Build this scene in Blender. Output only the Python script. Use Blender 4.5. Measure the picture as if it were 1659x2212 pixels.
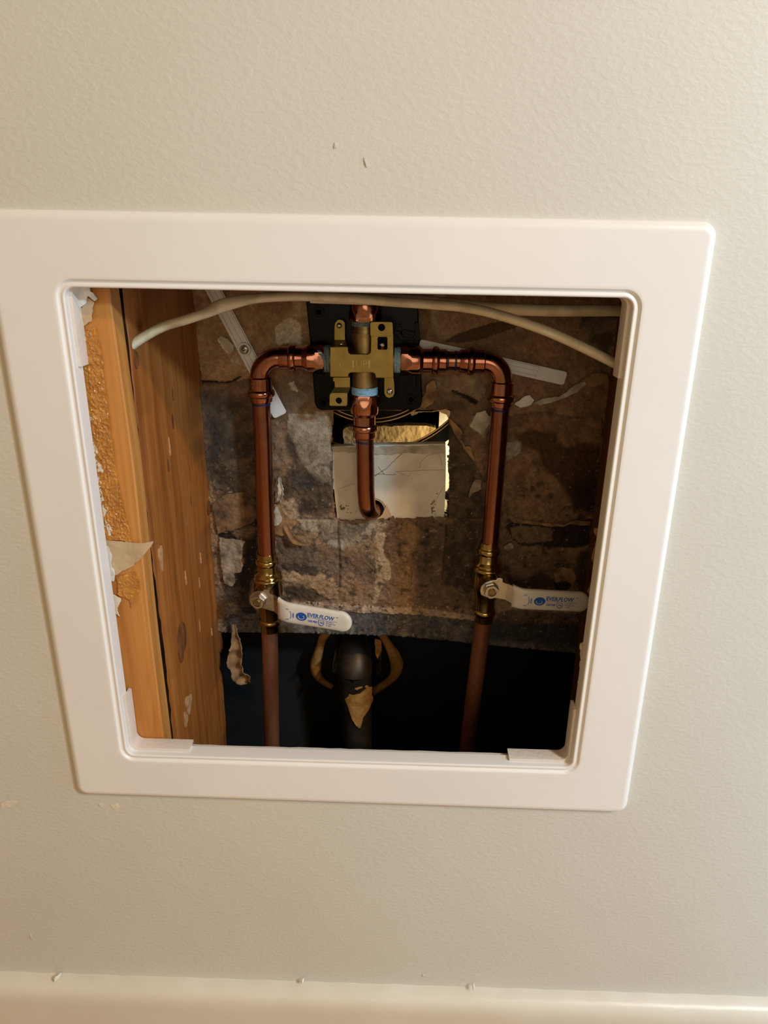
import bpy, bmesh, math, random
import numpy as np
from mathutils import Vector, Matrix

# ---------------------------------------------------------------- scene, camera, light, exposure
S = bpy.context.scene
for o in list(bpy.data.objects):
    bpy.data.objects.remove(o)
COL = S.collection
U = 0.001                                   # everything below is written in millimetres

cam_data = bpy.data.cameras.new('camera')
cam_data.sensor_fit = 'HORIZONTAL'
cam_data.sensor_width = 36.0
cam_data.lens = 36.0 * 1560.0 / 1659.0
cam_data.clip_start = 0.01
cam = bpy.data.objects.new('camera', cam_data)
cam.location = (0.0353575, -0.4495254, 0.2010432)
cam.rotation_euler = (1.2121108, -0.0140812, 0.0285072)
COL.objects.link(cam)
S.camera = cam

S.view_settings.view_transform = 'Standard'
S.view_settings.look = 'None'
S.view_settings.gamma = 1.0
S.view_settings.exposure = -0.06
S.view_settings.use_curve_mapping = False

world = bpy.data.worlds.new('room_light')
S.world = world
world.use_nodes = True
bg = world.node_tree.nodes['Background']
bg.inputs[0].default_value = (1.0, 0.68, 0.33, 1)          # warm lamplight bounced around the room
bg.inputs[1].default_value = 0.28


def light(name, kind, loc, target, energy, color, size=0.1, size_y=None):
    d = bpy.data.lights.new(name, kind)
    d.energy = energy
    d.color = color
    if kind == 'AREA':
        d.shape = 'RECTANGLE' if size_y else 'DISK'
        d.size = size
        if size_y:
            d.size_y = size_y
    else:
        d.shadow_soft_size = size
    o = bpy.data.objects.new(name, d)
    o.location = loc
    o.rotation_euler = (Vector(target) - Vector(loc)).to_track_quat('-Z', 'Y').to_euler()
    COL.objects.link(o)
    return o


light('window_daylight', 'AREA', (0.94, -0.85, 0.70), (0.0, 0.05, 0.0), 11.8, (0.64, 0.86, 1.0), 0.11)
light('doorway_daylight', 'AREA', (0.64, -0.16, -0.20), (0.0, -0.10, -0.18), 2.3, (0.36, 0.68, 1.0), 0.2, 1.2)
light('ceiling_lamp', 'AREA', (1.10, -1.20, 1.50), (0.0, 0.05, 0.0), 16, (1.0, 0.62, 0.30), 0.08)
light('front_fill', 'AREA', (0.10, -1.70, 0.42), (0.0, 0.1, 0.05), 4.6, (1.0, 0.82, 0.60), 1.1)  # added soft fill from behind the camera to lift the dim cavity
light('lamp_behind_wall', 'POINT', (0.105, 0.172, 0.012), (0, 0.2, 0.03), 0.32, (1.0, 0.80, 0.45), 0.006)

random.seed(4)
rng = np.random.RandomState(7)


# ---------------------------------------------------------------- node material helpers
def srgb(h):
    if isinstance(h, str):
        h = h.lstrip('#')
        c = [int(h[i:i + 2], 16) / 255 for i in (0, 2, 4)]
    else:
        c = [v / 255 for v in h]
    return tuple(v / 12.92 if v <= 0.04045 else ((v + 0.055) / 1.055) ** 2.4 for v in c)


class NM:
    def __init__(self, name):
        self.m = bpy.data.materials.new(name)
        self.m.use_nodes = True
        self.t = self.m.node_tree
        self.n = self.t.nodes
        self.b = self.n['Principled BSDF']

    def node(self, kind, **kw):
        nd = self.n.new(kind)
        for k, v in kw.items():
            if k in nd.inputs:
                nd.inputs[k].default_value = v
            else:
                setattr(nd, k, v)
        return nd

    def link(self, a, b):
        self.t.links.new(a, b)

    def coords(self, scale=(1, 1, 1), rot=(0, 0, 0)):
        tc = self.node('ShaderNodeTexCoord')
        mp = self.node('ShaderNodeMapping')
        mp.inputs['Scale'].default_value = scale
        mp.inputs['Rotation'].default_value = rot
        self.link(tc.outputs['Object'], mp.inputs['Vector'])
        return mp.outputs['Vector']

    def noise(self, vec, scale, detail=4, rough=0.55, dist=0.0):
        nd = self.node('ShaderNodeTexNoise')
        nd.inputs['Scale'].default_value = scale
        nd.inputs['Detail'].default_value = detail
        nd.inputs['Roughness'].default_value = rough
        nd.inputs['Distortion'].default_value = dist
        self.link(vec, nd.inputs['Vector'])
        return nd.outputs['Fac']

    def ramp(self, fac, stops):
        r = self.node('ShaderNodeValToRGB')
        e = r.color_ramp.elements
        while len(e) < len(stops):
            e.new(0.5)
        for i, (p, c) in enumerate(stops):
            e[i].position = p
            e[i].color = (*c, 1) if len(c) == 3 else c
        self.link(fac, r.inputs['Fac'])
        return r.outputs['Color']

    def mix(self, fac, a, b, mode='MIX'):
        x = self.node('ShaderNodeMix', data_type='RGBA', blend_type=mode)
        for s, v in ((x.inputs[0], fac), (x.inputs[6], a), (x.inputs[7], b)):
            if hasattr(v, 'links') or isinstance(v, bpy.types.NodeSocket):
                self.link(v, s)
            elif isinstance(v, (int, float)):
                s.default_value = v
            else:
                s.default_value = (*v, 1)
        return x.outputs[2]

    def bump(self, height, strength=0.3, dist=0.001, prev=None):
        b = self.node('ShaderNodeBump')
        b.inputs['Strength'].default_value = strength
        b.inputs['Distance'].default_value = dist
        self.link(height, b.inputs['Height'])
        if prev is not None:
            self.link(prev, b.inputs['Normal'])
        return b.outputs['Normal']

    def done(self, color=None, rough=0.5, metal=0.0, normal=None, spec=None, coat=None):
        b = self.b
        for s, v in ((b.inputs['Base Color'], color), (b.inputs['Roughness'], rough), (b.inputs['Normal'], normal)):
            if v is None:
                continue
            if isinstance(v, bpy.types.NodeSocket):
                self.link(v, s)
            elif isinstance(v, (int, float)):
                s.default_value = v
            else:
                s.default_value = (*v, 1)
        b.inputs['Metallic'].default_value = metal
        if spec is not None:
            b.inputs['Specular IOR Level'].default_value = spec
        if coat:
            b.inputs['Coat Weight'].default_value = coat
            b.inputs['Coat Roughness'].default_value = 0.12
        return self.m


def speckle(name, c1, c2, scale=60, rough=0.6, metal=0.0, bump=0.0, bscale=None, bdist=0.0006, lo=0.35, hi=0.65, stretch=(1, 1, 1), spec=None, coat=None, detail=5):
    m = NM(name)
    v = m.coords(stretch)
    c = m.ramp(m.noise(v, scale, detail), [(lo, srgb(c1)), (hi, srgb(c2))])
    nrm = m.bump(m.noise(v, bscale or scale * 2, 4), bump, bdist) if bump else None
    return m.done(c, rough, metal, nrm, spec, coat)


MAT = {}
# wall paint with an orange-peel roller texture
m = NM('orange_peel_wall_paint')
v = m.coords((1, 1, 1), (0, 0.6, 0))
v2 = m.coords((0.75, 1.0, 1.25), (0, 0.7, 0))
c = m.ramp(m.noise(v, 5, 3), [(0.3, srgb('d0cdc3')), (0.7, srgb('d6d3c9'))])
n1 = m.noise(v2, 300, 3, 0.5, 0.25)
n1r = m.ramp(n1, [(0.40, (0, 0, 0)), (0.70, (1, 1, 1))])
n2 = m.noise(v, 900, 2)
MAT['wall'] = m.done(c, 0.55, 0, m.bump(n2, 0.08, 0.0004, m.bump(n1r, 0.14, 0.0009)), 0.4)
# baseboard and panel plastics
MAT['base'] = speckle('glossy_trim_paint', 'dcd4c4', 'e2dbcd', 12, 0.36, 0, 0.25, 60, 0.0012)
MAT['plastic'] = speckle('white_panel_plastic', 'ebe8e5', 'efece9', 9, 0.33, 0, 0.05, 700, 0.0003)
MAT['gusset'] = speckle('moulded_plastic', 'ded5cb', 'e6ddd4', 40, 0.36, 0, 0.5, 260, 0.0008)
MAT['gypsum'] = speckle('gypsum_core', 'd2d2cd', 'e9e9e4', 90, 0.9, 0, 0.5, 200, 0.0012)
MAT['paper'] = speckle('kraft_face_paper', 'b79d7c', 'cbb291', 45, 0.85, 0, 0.3, 220, 0.0008)
MAT['old_paper'] = speckle('stained_kraft_paper', '5c452f', 'a5835d', 85, 0.9, 0, 0.6, 160, 0.0012, 0.3, 0.7)
MAT['grey_paper'] = speckle('mouldy_grey_paper', '4f4338', 'a59684', 110, 0.9, 0, 0.6, 200, 0.0012, 0.3, 0.7)
MAT['mould_paper'] = speckle('mouldy_brown_paper', '372b20', '7d6247', 110, 0.92, 0, 0.8, 180, 0.0016, 0.34, 0.66)
MAT['pale_paper'] = speckle('pale_torn_paper', '93897a', 'c6c1b4', 80, 0.9, 0, 0.6, 160, 0.0015, 0.3, 0.7)


def wood(name, c1, c2, c3, rough, knots=True, fine=True):
    m = NM(name)
    v = m.coords((1.0, 1.0, 0.045))
    big = m.noise(v, 70, 5, 0.6, 0.8)
    c = m.ramp(big, [(0.28, srgb(c1)), (0.5, srgb(c2)), (0.74, srgb(c3))])
    v2 = m.coords((1.0, 1.0, 0.02), (0.03, 0.02, 0))
    fn = m.noise(v2, 420, 3, 0.6)
    c = m.mix(m.ramp(fn, [(0.35, (0, 0, 0)), (0.7, (0.26, 0.26, 0.26))]), c, srgb(c1))
    # chalky smears of drywall dust
    v3 = m.coords((1.0, 1.0, 0.28))
    sm = m.ramp(m.noise(v3, 60, 5, 0.7), [(0.66, (0, 0, 0)), (0.82, (0.40, 0.40, 0.40))])
    c = m.mix(sm, c, srgb('c9a98c'))
    nr = m.bump(fn, 0.35, 0.0005, m.bump(big, 0.4, 0.0008))
    return m.done(c, rough, 0, nr, 0.35)


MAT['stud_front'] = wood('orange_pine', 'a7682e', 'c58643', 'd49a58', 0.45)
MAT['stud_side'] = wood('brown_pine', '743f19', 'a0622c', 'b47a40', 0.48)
MAT['dark_wood'] = wood('dark_shaded_pine', '4c2c17', '6b4022', '7a4d2b', 0.7)  # pine colour darkened to carry the shade of the right stud
MAT['glue'] = speckle('amber_adhesive', 'a96c1d', 'c88a35', 120, 0.30, 0, 0.35, 500, 0.0006, coat=0.7)
MAT['joint'] = speckle('dark_joint', '140b05', '3a2412', 140, 0.95, 0, 0.8, 200, 0.0015, 0.4, 0.75, stretch=(1, 1, 0.2), spec=0.05)
MAT['dust'] = speckle('wood_dust_smear', 'ac7c50', 'c49c74', 200, 0.85, 0, 0.3, 260, 0.0005)
MAT['knot'] = speckle('dark_knot', '552f14', '824f26', 180, 0.6, 0, 0.5, 240, 0.0008, stretch=(1, 1, 0.3))


def metal(name, c1, c2, rough, scale=50, bump=0.06, stretch=(1, 1, 0.1)):
    m = NM(name)
    v = m.coords(stretch)
    n = m.noise(v, scale, 5, 0.6)
    c = m.ramp(n, [(0.3, srgb(c1)), (0.7, srgb(c2))])
    r = m.ramp(m.noise(m.coords(), 110, 4), [(0.35, (rough,) * 3), (0.75, (rough + 0.13,) * 3)])
    return m.done(c, r, 1.0, m.bump(m.noise(m.coords(), 240, 3), bump, 0.0005))


MAT['copper'] = metal('bright_copper', '985d4a', 'bd8b78', 0.09, 50, 0.03)
MAT['copper_pipe'] = metal('drawn_copper_tube', '8a5946', 'ad7e69', 0.15, 80, 0.03, (1, 1, 0.02))
MAT['copper_old'] = speckle('dull_copper_tube', '84503a', 'aa7256', 60, 0.45, 0.6, 0.3, 150, 0.0006, stretch=(1, 1, 0.2))
MAT['brass'] = metal('bright_brass', '9c8550', 'c2aa74', 0.13, 60, 0.06)
MAT['brass_dull'] = metal('cast_brass', '8d7b52', 'ab9a70', 0.36, 90, 0.12, (1, 1, 1))
MAT['bracket'] = metal('yellow_zinc_plate', '94824a', '9e8c52', 0.4, 20, 0.04, (1, 1, 1))
MAT['bracket_highlight'] = metal('highlit_yellow_zinc', 'd0bf86', 'dccc96', 0.42, 20, 0.0, (1, 1, 1))  # lighter zinc that paints highlights onto the embossed lettering
MAT['steel'] = metal('zinc_steel', 'a8a6a0', 'd6d4ce', 0.2, 60, 0.1, (1, 1, 1))
MAT['black'] = speckle('black_plastic', '030304', '060607', 40, 0.3, 0, 0.05, 300, 0.0004, spec=0.12)
MAT['black_matt'] = speckle('void_black', '0b0b0b', '171513', 40, 0.8)  # black colour stands in for the unlit void
MAT['anchor'] = speckle('grey_white_nylon', 'e0e3e6', 'eaedf0', 30, 0.42)
MAT['grip'] = speckle('white_vinyl_grip', 'd6d2c9', 'e6e3dc', 60, 0.38)
MAT['print'] = speckle('blue_ink', '1655ad', '1d62bf', 90, 0.5)
MAT['marker'] = speckle('navy_marker_ink', '0c1038', '171c55', 200, 0.4)
MAT['sealant'] = speckle('blue_thread_sealant', '7fb6dc', 'b0d6ee', 260, 0.45, 0, 0.6, 420, 0.0008, stretch=(1, 1, 3))
MAT['grey_seal'] = speckle('grey_blue_thread_sealant', '566f80', '8296a0', 260, 0.5, 0, 0.6, 420, 0.0008)
MAT['cable'] = speckle('soiled_cream_cable_jacket', 'b8aa88', 'dcd1b6', 55, 0.5, 0, 0.15, 120, 0.0006, 0.28, 0.52)
MAT['board'] = speckle('dusty_white_board', 'c9c5b9', 'dedbd0', 50, 0.85, 0, 0.35, 150, 0.001, 0.3, 0.6)
MAT['ins'] = speckle('tan_fibre', '9c8052', 'dcc394', 120, 0.95, 0, 0.6, 200, 0.003, 0.3, 0.7, stretch=(1, 1, 0.5))
MAT['putty'] = speckle('tan_putty', '9a6a30', 'bf8d4c', 80, 0.75, 0, 0.6, 160, 0.0016)
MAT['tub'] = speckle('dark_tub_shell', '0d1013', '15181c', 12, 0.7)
MAT['tubpipe'] = speckle('blackened_brass', '3a332b', '574c41', 60, 0.5, 0.7, 0.1, 120, 0.0006)
MAT['bronze'] = metal('bronze_wire', 'a6854c', 'c8a86a', 0.3, 60, 0.05, (1, 1, 1))
MAT['fleck'] = speckle('white_fleck', 'e9e7e2', 'f5f3ee', 60, 0.6)
MAT['smudge'] = speckle('plaster_dust', 'd9cfba', 'e6ddca', 300, 0.85, 0, 0.5, 300, 0.0006)
MAT['floor'] = speckle('oak_floor', 'a88358', 'c09a6a', 14, 0.4, stretch=(1, 0.1, 1))
# stained back of the opposite wall: traced stains come from the mesh attribute
m = NM('mouldy_wallboard_back')
at = m.node('ShaderNodeAttribute', attribute_name='stain')
v = m.coords()
f1 = m.ramp(m.noise(v, 210, 6, 0.7), [(0.3, (0.62, 0.62, 0.62)), (0.72, (1.22, 1.2, 1.17))])
f2 = m.ramp(m.noise(m.coords((1, 1, 1)), 900, 3, 0.7), [(0.35, (0.78, 0.78, 0.78)), (0.7, (1.15, 1.15, 1.15))])
c = m.mix(1.0, at.outputs['Color'], f1, 'MULTIPLY')
c = m.mix(1.0, c, f2, 'MULTIPLY')
nr = m.bump(m.noise(v, 700, 4, 0.65), 0.7, 0.0014, m.bump(m.noise(v, 150, 6, 0.65), 0.7, 0.003))
MAT['wallback'] = m.done(c, 0.88, 0, nr, 0.3)


# ---------------------------------------------------------------- mesh helpers (x, depth, z in millimetres)
def tag(o, label=None, cat=None, group=None, kind=None):
    for k, v in (('label', label), ('category', cat), ('group', group), ('kind', kind)):
        if v:
            o[k] = v
    return o


def link(name, me, mat=None, parent=None, smooth=40):
    o = bpy.data.objects.new(name, me)
    COL.objects.link(o)
    if mat is not None:
        me.materials.clear()
        me.materials.append(MAT[mat])
    if smooth:
        for p in me.polygons:
            p.use_smooth = True
        me.set_sharp_from_angle(angle=math.radians(smooth))
    if parent is not None:
        o.parent = parent
        pm = WM[parent.name]
        o.matrix_parent_inverse = pm.inverted()
    WM[o.name] = Matrix.Identity(4)
    return o


WM = {}


def empty(name, loc, label=None, cat=None, group=None, kind=None):
    o = bpy.data.objects.new(name, None)
    o.empty_display_size = 0.01
    o.location = Vector(loc) * U
    COL.objects.link(o)
    WM[o.name] = Matrix.Translation(o.location)
    return tag(o, label, cat, group, kind)


def pymesh(name, vs, fs):
    me = bpy.data.meshes.new(name)
    me.from_pydata([(x * U, y * U, z * U) for x, y, z in vs], [], fs)
    bm = bmesh.new()
    bm.from_mesh(me)
    bmesh.ops.recalc_face_normals(bm, faces=bm.faces)
    bm.to_mesh(me)
    bm.free()
    return me


def xf(me, M):
    me.transform(M)
    return me


def jitter(pts, amp, step=3.0):
    if not amp:
        return pts
    out = []
    n = len(pts)
    for i in range(n):
        a, b = np.array(pts[i]), np.array(pts[(i + 1) % n])
        k = max(1, int(np.hypot(*(b - a)) / step))
        for j in range(k):
            p = a + (b - a) * j / k
            out.append(tuple(p + rng.uniform(-amp, amp, 2)))
    return out


def polymesh(name, loops, d0, d1, bevel=0.0, res=2):
    """filled outline in the wall plane (holes allowed) between depths d0 and d1"""
    cu = bpy.data.curves.new(name, 'CURVE')
    cu.dimensions = '2D'
    cu.fill_mode = 'BOTH'
    th = abs(d1 - d0) / 2 * U
    b = min(bevel * U, th * 0.95)
    cu.extrude = th - b
    cu.bevel_depth = b
    cu.bevel_resolution = res
    cu.offset = -b
    for lp in loops:
        sp = cu.splines.new('POLY')
        sp.points.add(len(lp) - 1)
        for i, (x, z) in enumerate(lp):
            sp.points[i].co = (x * U, z * U, 0, 1)
        sp.use_cyclic_u = True
    ob = bpy.data.objects.new(name, cu)
    me = bpy.data.meshes.new_from_object(ob)
    bpy.data.objects.remove(ob)
    bpy.data.curves.remove(cu)
    me.transform(Matrix.Rotation(math.pi / 2, 4, 'X'))
    me.transform(Matrix.Translation((0, (d0 + d1) / 2 * U, 0)))
    return me


def poly(name, loops, d0, d1, mat, parent=None, bevel=0.0, smooth=30):
    return link(name, polymesh(name, loops, d0, d1, bevel), mat, parent, smooth)


def join(name, meshes):
    bm = bmesh.new()
    for me in meshes:
        bm.from_mesh(me)
        bpy.data.meshes.remove(me)
    out = bpy.data.meshes.new(name)
    bm.to_mesh(out)
    bm.free()
    return out


def boxmesh(name, x0, x1, d0, d1, z0, z1, bev=0.0):
    bm = bmesh.new()
    bmesh.ops.create_cube(bm, size=1)
    for v_ in bm.verts:
        v_.co = Vector(((x0 + x1) / 2 + v_.co.x * (x1 - x0), (d0 + d1) / 2 + v_.co.y * (d1 - d0), (z0 + z1) / 2 + v_.co.z * (z1 - z0))) * U
    if bev:
        bmesh.ops.bevel(bm, geom=bm.edges[:], offset=bev * U, segments=2, affect='EDGES', profile=0.5)
    me = bpy.data.meshes.new(name)
    bm.to_mesh(me)
    bm.free()
    return me


def catmull(pts, n=8):
    P = [np.array(p, float) for p in pts]
    P = [2 * P[0] - P[1]] + P + [2 * P[-1] - P[-2]]
    out = []
    for i in range(1, len(P) - 2):
        p0, p1, p2, p3 = P[i - 1:i + 3]
        for k in range(n):
            t = k / n
            out.append(0.5 * ((2 * p1) + (-p0 + p2) * t + (2 * p0 - 5 * p1 + 4 * p2 - p3) * t * t + (-p0 + 3 * p1 - 3 * p2 + p3) * t ** 3))
    out.append(P[-2])
    return out


def tubemesh(name, path, r, segs=20, r2=None, twist=None, cap=True, prof=None):
    """sweep a round (or flat, r x r2, turned by twist per point) section along a path"""
    P = [Vector(p) for p in path]
    n = len(P)
    rad = r if hasattr(r, '__len__') else [r] * n
    tang = [(P[min(i + 1, n - 1)] - P[max(i - 1, 0)]).normalized() for i in range(n)]
    up = Vector((0, -1, 0)) if abs(tang[0].y) < 0.9 else Vector((0, 0, 1))
    nrm = (up - tang[0] * up.dot(tang[0])).normalized()
    vs, fs = [], []
    for i in range(n):
        if i:
            nrm = (nrm - tang[i] * nrm.dot(tang[i])).normalized()
        bi = tang[i].cross(nrm)
        for k in range(segs):
            a = 2 * math.pi * k / segs
            if r2:
                ra, rb = rad[i] * math.cos(a), (r2[i] if hasattr(r2, '__len__') else r2) * math.sin(a)
                tw = twist[i] if twist else 0
                ca, cb = ra * math.cos(tw) - rb * math.sin(tw), ra * math.sin(tw) + rb * math.cos(tw)
            else:
                ca, cb = rad[i] * math.cos(a), rad[i] * math.sin(a)
            vs.append(tuple(P[i] + bi * ca + nrm * cb))
    for i in range(n - 1):
        for k in range(segs):
            a, b = i * segs + k, i * segs + (k + 1) % segs
            fs.append((a, b, b + segs, a + segs))
    if cap:
        fs.append(tuple(range(segs))[::-1])
        fs.append(tuple((n - 1) * segs + k for k in range(segs)))
    return pymesh(name, vs, fs)


def lathemesh(name, prof, origin, axis, segs=40, spin=0.0):
    """prof: (t along axis, radius[, across-flats/2 of a hexagon]) from one end to the other"""
    ax = Vector(axis).normalized()
    ref = Vector((0, -1, 0)) if abs(ax.y) < 0.9 else Vector((0, 0, 1))
    e1 = (ref - ax * ref.dot(ax)).normalized()
    e2 = ax.cross(e1)
    O = Vector(origin)
    vs, fs = [], []
    for p in prof:
        t, r = p[0], p[1]
        for k in range(segs):
            a = 2 * math.pi * k / segs + spin
            rr = r
            if len(p) > 2:
                am = (a - spin + math.pi / 6) % (math.pi / 3) - math.pi / 6
                rr = min(r, p[2] / math.cos(am))
            vs.append(tuple(O + ax * t + (e1 * math.cos(a) + e2 * math.sin(a)) * rr))
    n = len(prof)
    for i in range(n - 1):
        for k in range(segs):
            a, b = i * segs + k, i * segs + (k + 1) % segs
            fs.append((a, b, b + segs, a + segs))
    if prof[0] != prof[-1]:
        fs.append(tuple(range(segs))[::-1])
        fs.append(tuple((n - 1) * segs + k for k in range(segs)))
    return pymesh(name, vs, fs)


def lathe(name, prof, origin, axis, mat, parent=None, segs=40, smooth=35, spin=0.0):
    return link(name, lathemesh(name, prof, origin, axis, segs, spin), mat, parent, smooth)


def tube(name, path, r, mat, parent=None, segs=24, **kw):
    return link(name, tubemesh(name, path, r, segs, **kw), mat, parent, 50)


def arc(c, r, a0, a1, n, plane='xz'):
    out = []
    for i in range(n + 1):
        a = math.radians(a0 + (a1 - a0) * i / n)
        out.append((c[0] + r * math.cos(a), c[1], c[2] + r * math.sin(a)))
    return out


def bead(t, r, w, h, n=6):
    """ring bulge around t on a profile of radius r"""
    return [(t - w * math.cos(math.pi * i / n), r + h * math.sin(math.pi * i / n)) for i in range(n + 1)]


def textmesh(name, s, size, sx=1.0, shear=0.0, depth=0.0, align='LEFT', bold=0.0):
    cu = bpy.data.curves.new(name, 'FONT')
    cu.body = s
    cu.size = size * U
    cu.shear = shear
    cu.align_x = align
    cu.extrude = depth * U
    cu.offset = bold * U
    cu.resolution_u = 3
    ob = bpy.data.objects.new(name, cu)
    me = bpy.data.meshes.new_from_object(ob)
    bpy.data.objects.remove(ob)
    me.transform(Matrix.Scale(sx, 4, (1, 0, 0)))
    return me


# ---------------------------------------------------------------- numpy noise and outline raster
def vnoise(x, z, cell, seed):
    r = np.random.RandomState(seed)
    G = r.rand(256, 256)
    u, w = x / cell + 1000, z / cell + 1000
    i, j = np.floor(u).astype(int), np.floor(w).astype(int)
    fu, fw = u - i, w - j
    fu, fw = fu * fu * (3 - 2 * fu), fw * fw * (3 - 2 * fw)
    g = lambda a, b: G[a % 256, b % 256]
    return (g(i, j) * (1 - fu) + g(i + 1, j) * fu) * (1 - fw) + (g(i, j + 1) * (1 - fu) + g(i + 1, j + 1) * fu) * fw


def fbm(x, z, cell, seed, octv=4):
    s, a, t = 0, 1, 0
    for k in range(octv):
        s = s + a * vnoise(x, z, cell / 2 ** k, seed + k)
        t += a
        a *= 0.55
    return s / t


def inside(x, z, pts):
    r = np.zeros(x.shape, bool)
    n = len(pts)
    for i in range(n):
        (x0, z0), (x1, z1) = pts[i], pts[(i + 1) % n]
        if z0 == z1:
            continue
        c = ((z0 > z) != (z1 > z)) & (x < (x1 - x0) * (z - z0) / (z1 - z0) + x0)
        r ^= c
    return r


def blur(a, k):
    if k < 1:
        return a
    k = int(k)
    ker = np.ones(2 * k + 1) / (2 * k + 1)
    for _ in range(2):
        a = np.apply_along_axis(lambda q: np.convolve(np.pad(q, k, mode='edge'), ker, 'valid'), 0, a)
        a = np.apply_along_axis(lambda q: np.convolve(np.pad(q, k, mode='edge'), ker, 'valid'), 1, a)
    return a


def hpatch(name, pts, res, depth_fn, mat, parent, rag=0.8, thick=0.6, seed=1, label=None, dens=0.0):
    """thin ragged sheet whose depth varies over its area (torn paper, glue, flakes)"""
    xs, zs = [p[0] for p in pts], [p[1] for p in pts]
    X, Z = np.meshgrid(np.arange(min(xs) - 2, max(xs) + 2, res), np.arange(min(zs) - 2, max(zs) + 2, res))
    wx = X + (fbm(X, Z, 5, seed, 3) - 0.5) * 4 * rag
    wz = Z + (fbm(X, Z, 5, seed + 9, 3) - 0.5) * 4 * rag
    M = inside(wx, wz, pts)
    if dens:
        M &= fbm(X, Z, 1.6, seed + 50, 3) > dens
    Dp = depth_fn(X, Z)
    idx = -np.ones(X.shape, int)
    vs, fs = [], []
    ni, nj = X.shape

    def vid(i, j):
        if idx[i, j] < 0:
            idx[i, j] = len(vs)
            vs.append((X[i, j], Dp[i, j], Z[i, j]))
        return idx[i, j]
    for i in range(ni - 1):
        for j in range(nj - 1):
            if M[i, j] and M[i + 1, j + 1] and M[i + 1, j] and M[i, j + 1]:
                fs.append((vid(i, j), vid(i, j + 1), vid(i + 1, j + 1), vid(i + 1, j)))
    nv = len(vs)
    if thick:
        edge = {}
        for f in fs:
            for q in range(4):
                e = (f[q], f[(q + 1) % 4])
                edge[e] = 1
        nb = {}
        for a, b in edge:
            if (b, a) not in edge:
                nb.setdefault(a, []).append(b)
                nb.setdefault(b, []).append(a)
        for _ in range(2):
            old = list(vs)
            for v_, q in nb.items():
                if len(q) == 2:
                    vs[v_] = tuple(0.4 * old[v_][k] + 0.3 * (old[q[0]][k] + old[q[1]][k]) for k in range(3))
        back = [(x, d + thick, z) for x, d, z in vs]
        vs = vs + back
        rim = [(a, b, b + nv, a + nv) for a, b in edge if (b, a) not in edge]
        fs = fs + [tuple(q + nv for q in f[::-1]) for f in fs] + rim
    me = bpy.data.meshes.new(name)
    me.from_pydata([(x * U, y * U, z * U) for x, y, z in vs], [], fs)
    o = link(name, me, mat, parent, 60)
    if label:
        o['label'] = label
    return o


def ribbon(name, path, w, mat, parent, curl=0.0, thick=0.5, seg=6, rag=0.5, label=None):
    """long curled strip: path of (x, depth, z), half width per point"""
    P = catmull(path, 6)
    n = len(P)
    W = np.interp(np.linspace(0, 1, n), np.linspace(0, 1, len(w)), w)
    vs, fs = [], []
    for i, p in enumerate(P):
        t = P[min(i + 1, n - 1)] - P[max(i - 1, 0)]
        side = np.array([t[2], 0, -t[0]])
        side = side / (np.linalg.norm(side) + 1e-9)
        for k in range(seg + 1):
            s = (k / seg - 0.5) * 2
            j = rng.uniform(-rag, rag) if k in (0, seg) else rng.uniform(-0.15, 0.15)
            q = p + side * (W[i] * s + j) + np.array([0, -curl * W[i] * s * s + curl * 0.3 * W[i] * math.sin(i * 0.9), 0])
            vs.append(tuple(q))
    for i in range(n - 1):
        for k in range(seg):
            a = i * (seg + 1) + k
            fs.append((a, a + 1, a + seg + 2, a + seg + 1))
    me = bpy.data.meshes.new(name)
    me.from_pydata([(x * U, y * U, z * U) for x, y, z in vs], [], fs)
    o = link(name, me, mat, parent, 60)
    md = o.modifiers.new('thickness', 'SOLIDIFY')
    md.thickness = thick * U
    md.offset = 0
    if label:
        o['label'] = label
    return o


# ---------------------------------------------------------------- rounded rectangles for the access panel
OUT = [(-212.9, 215.7), (212.5, 214.3), (215.7, -209.6), (-212.0, -208.3)]       # corners, clockwise from top left
INN = [(-173.1, 177.5), (174.8, 176.7), (173.7, -172.1), (-172.5, -172.7)]


def rrect(c, inset, rad, na=10, ns=14):
    sg = [(1, -1), (-1, -1), (-1, 1), (1, 1)]
    P = [(x + sx * inset, z + sz * inset) for (x, z), (sx, sz) in zip(c, sg)]
    r = max(rad - inset, 0.5)
    cen = [(x + sx * r, z + sz * r) for (x, z), (sx, sz) in zip(P, sg)]
    st = [180, 90, 0, -90]
    out = []
    for i in range(4):
        for k in range(na + 1):
            a = math.radians(st[i] - 90 * k / na)
            out.append((cen[i][0] + r * math.cos(a), cen[i][1] + r * math.sin(a)))
        a = math.radians(st[i] - 90)
        p = (cen[i][0] + r * math.cos(a), cen[i][1] + r * math.sin(a))
        j = (i + 1) % 4
        q = (cen[j][0] + r * math.cos(a), cen[j][1] + r * math.sin(a))
        for k in range(1, ns):
            out.append((p[0] + (q[0] - p[0]) * k / ns, p[1] + (q[1] - p[1]) * k / ns))
    return out


# ================================================================ THE SETTING
hole = jitter(rrect(INN, 2.0, 9), 0.25, 6)
wf = poly('wall_front', [[(-1300, -480), (1300, -480), (1300, 1400), (-1300, 1400)], hole], 0, 12.8, 'wall', smooth=0)
tag(wf, 'beige painted drywall with orange peel texture around the access panel', None, None, 'structure')

# specks in the paint
def lump(name, pts, h, mat, par, seed, rag=0.4, label=None):
    cx = sum(p[0] for p in pts) / len(pts)
    cz = sum(p[1] for p in pts) / len(pts)
    rr = max(math.hypot(p[0] - cx, p[1] - cz) for p in pts)
    f = lambda X, Z: -h * np.clip(1 - np.hypot(X - cx, Z - cz) / (rr * 1.15), 0.12, 1) ** 0.7
    return hpatch(name, pts, 0.35, f, mat, par, rag, 0.3, seed, label)


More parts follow.
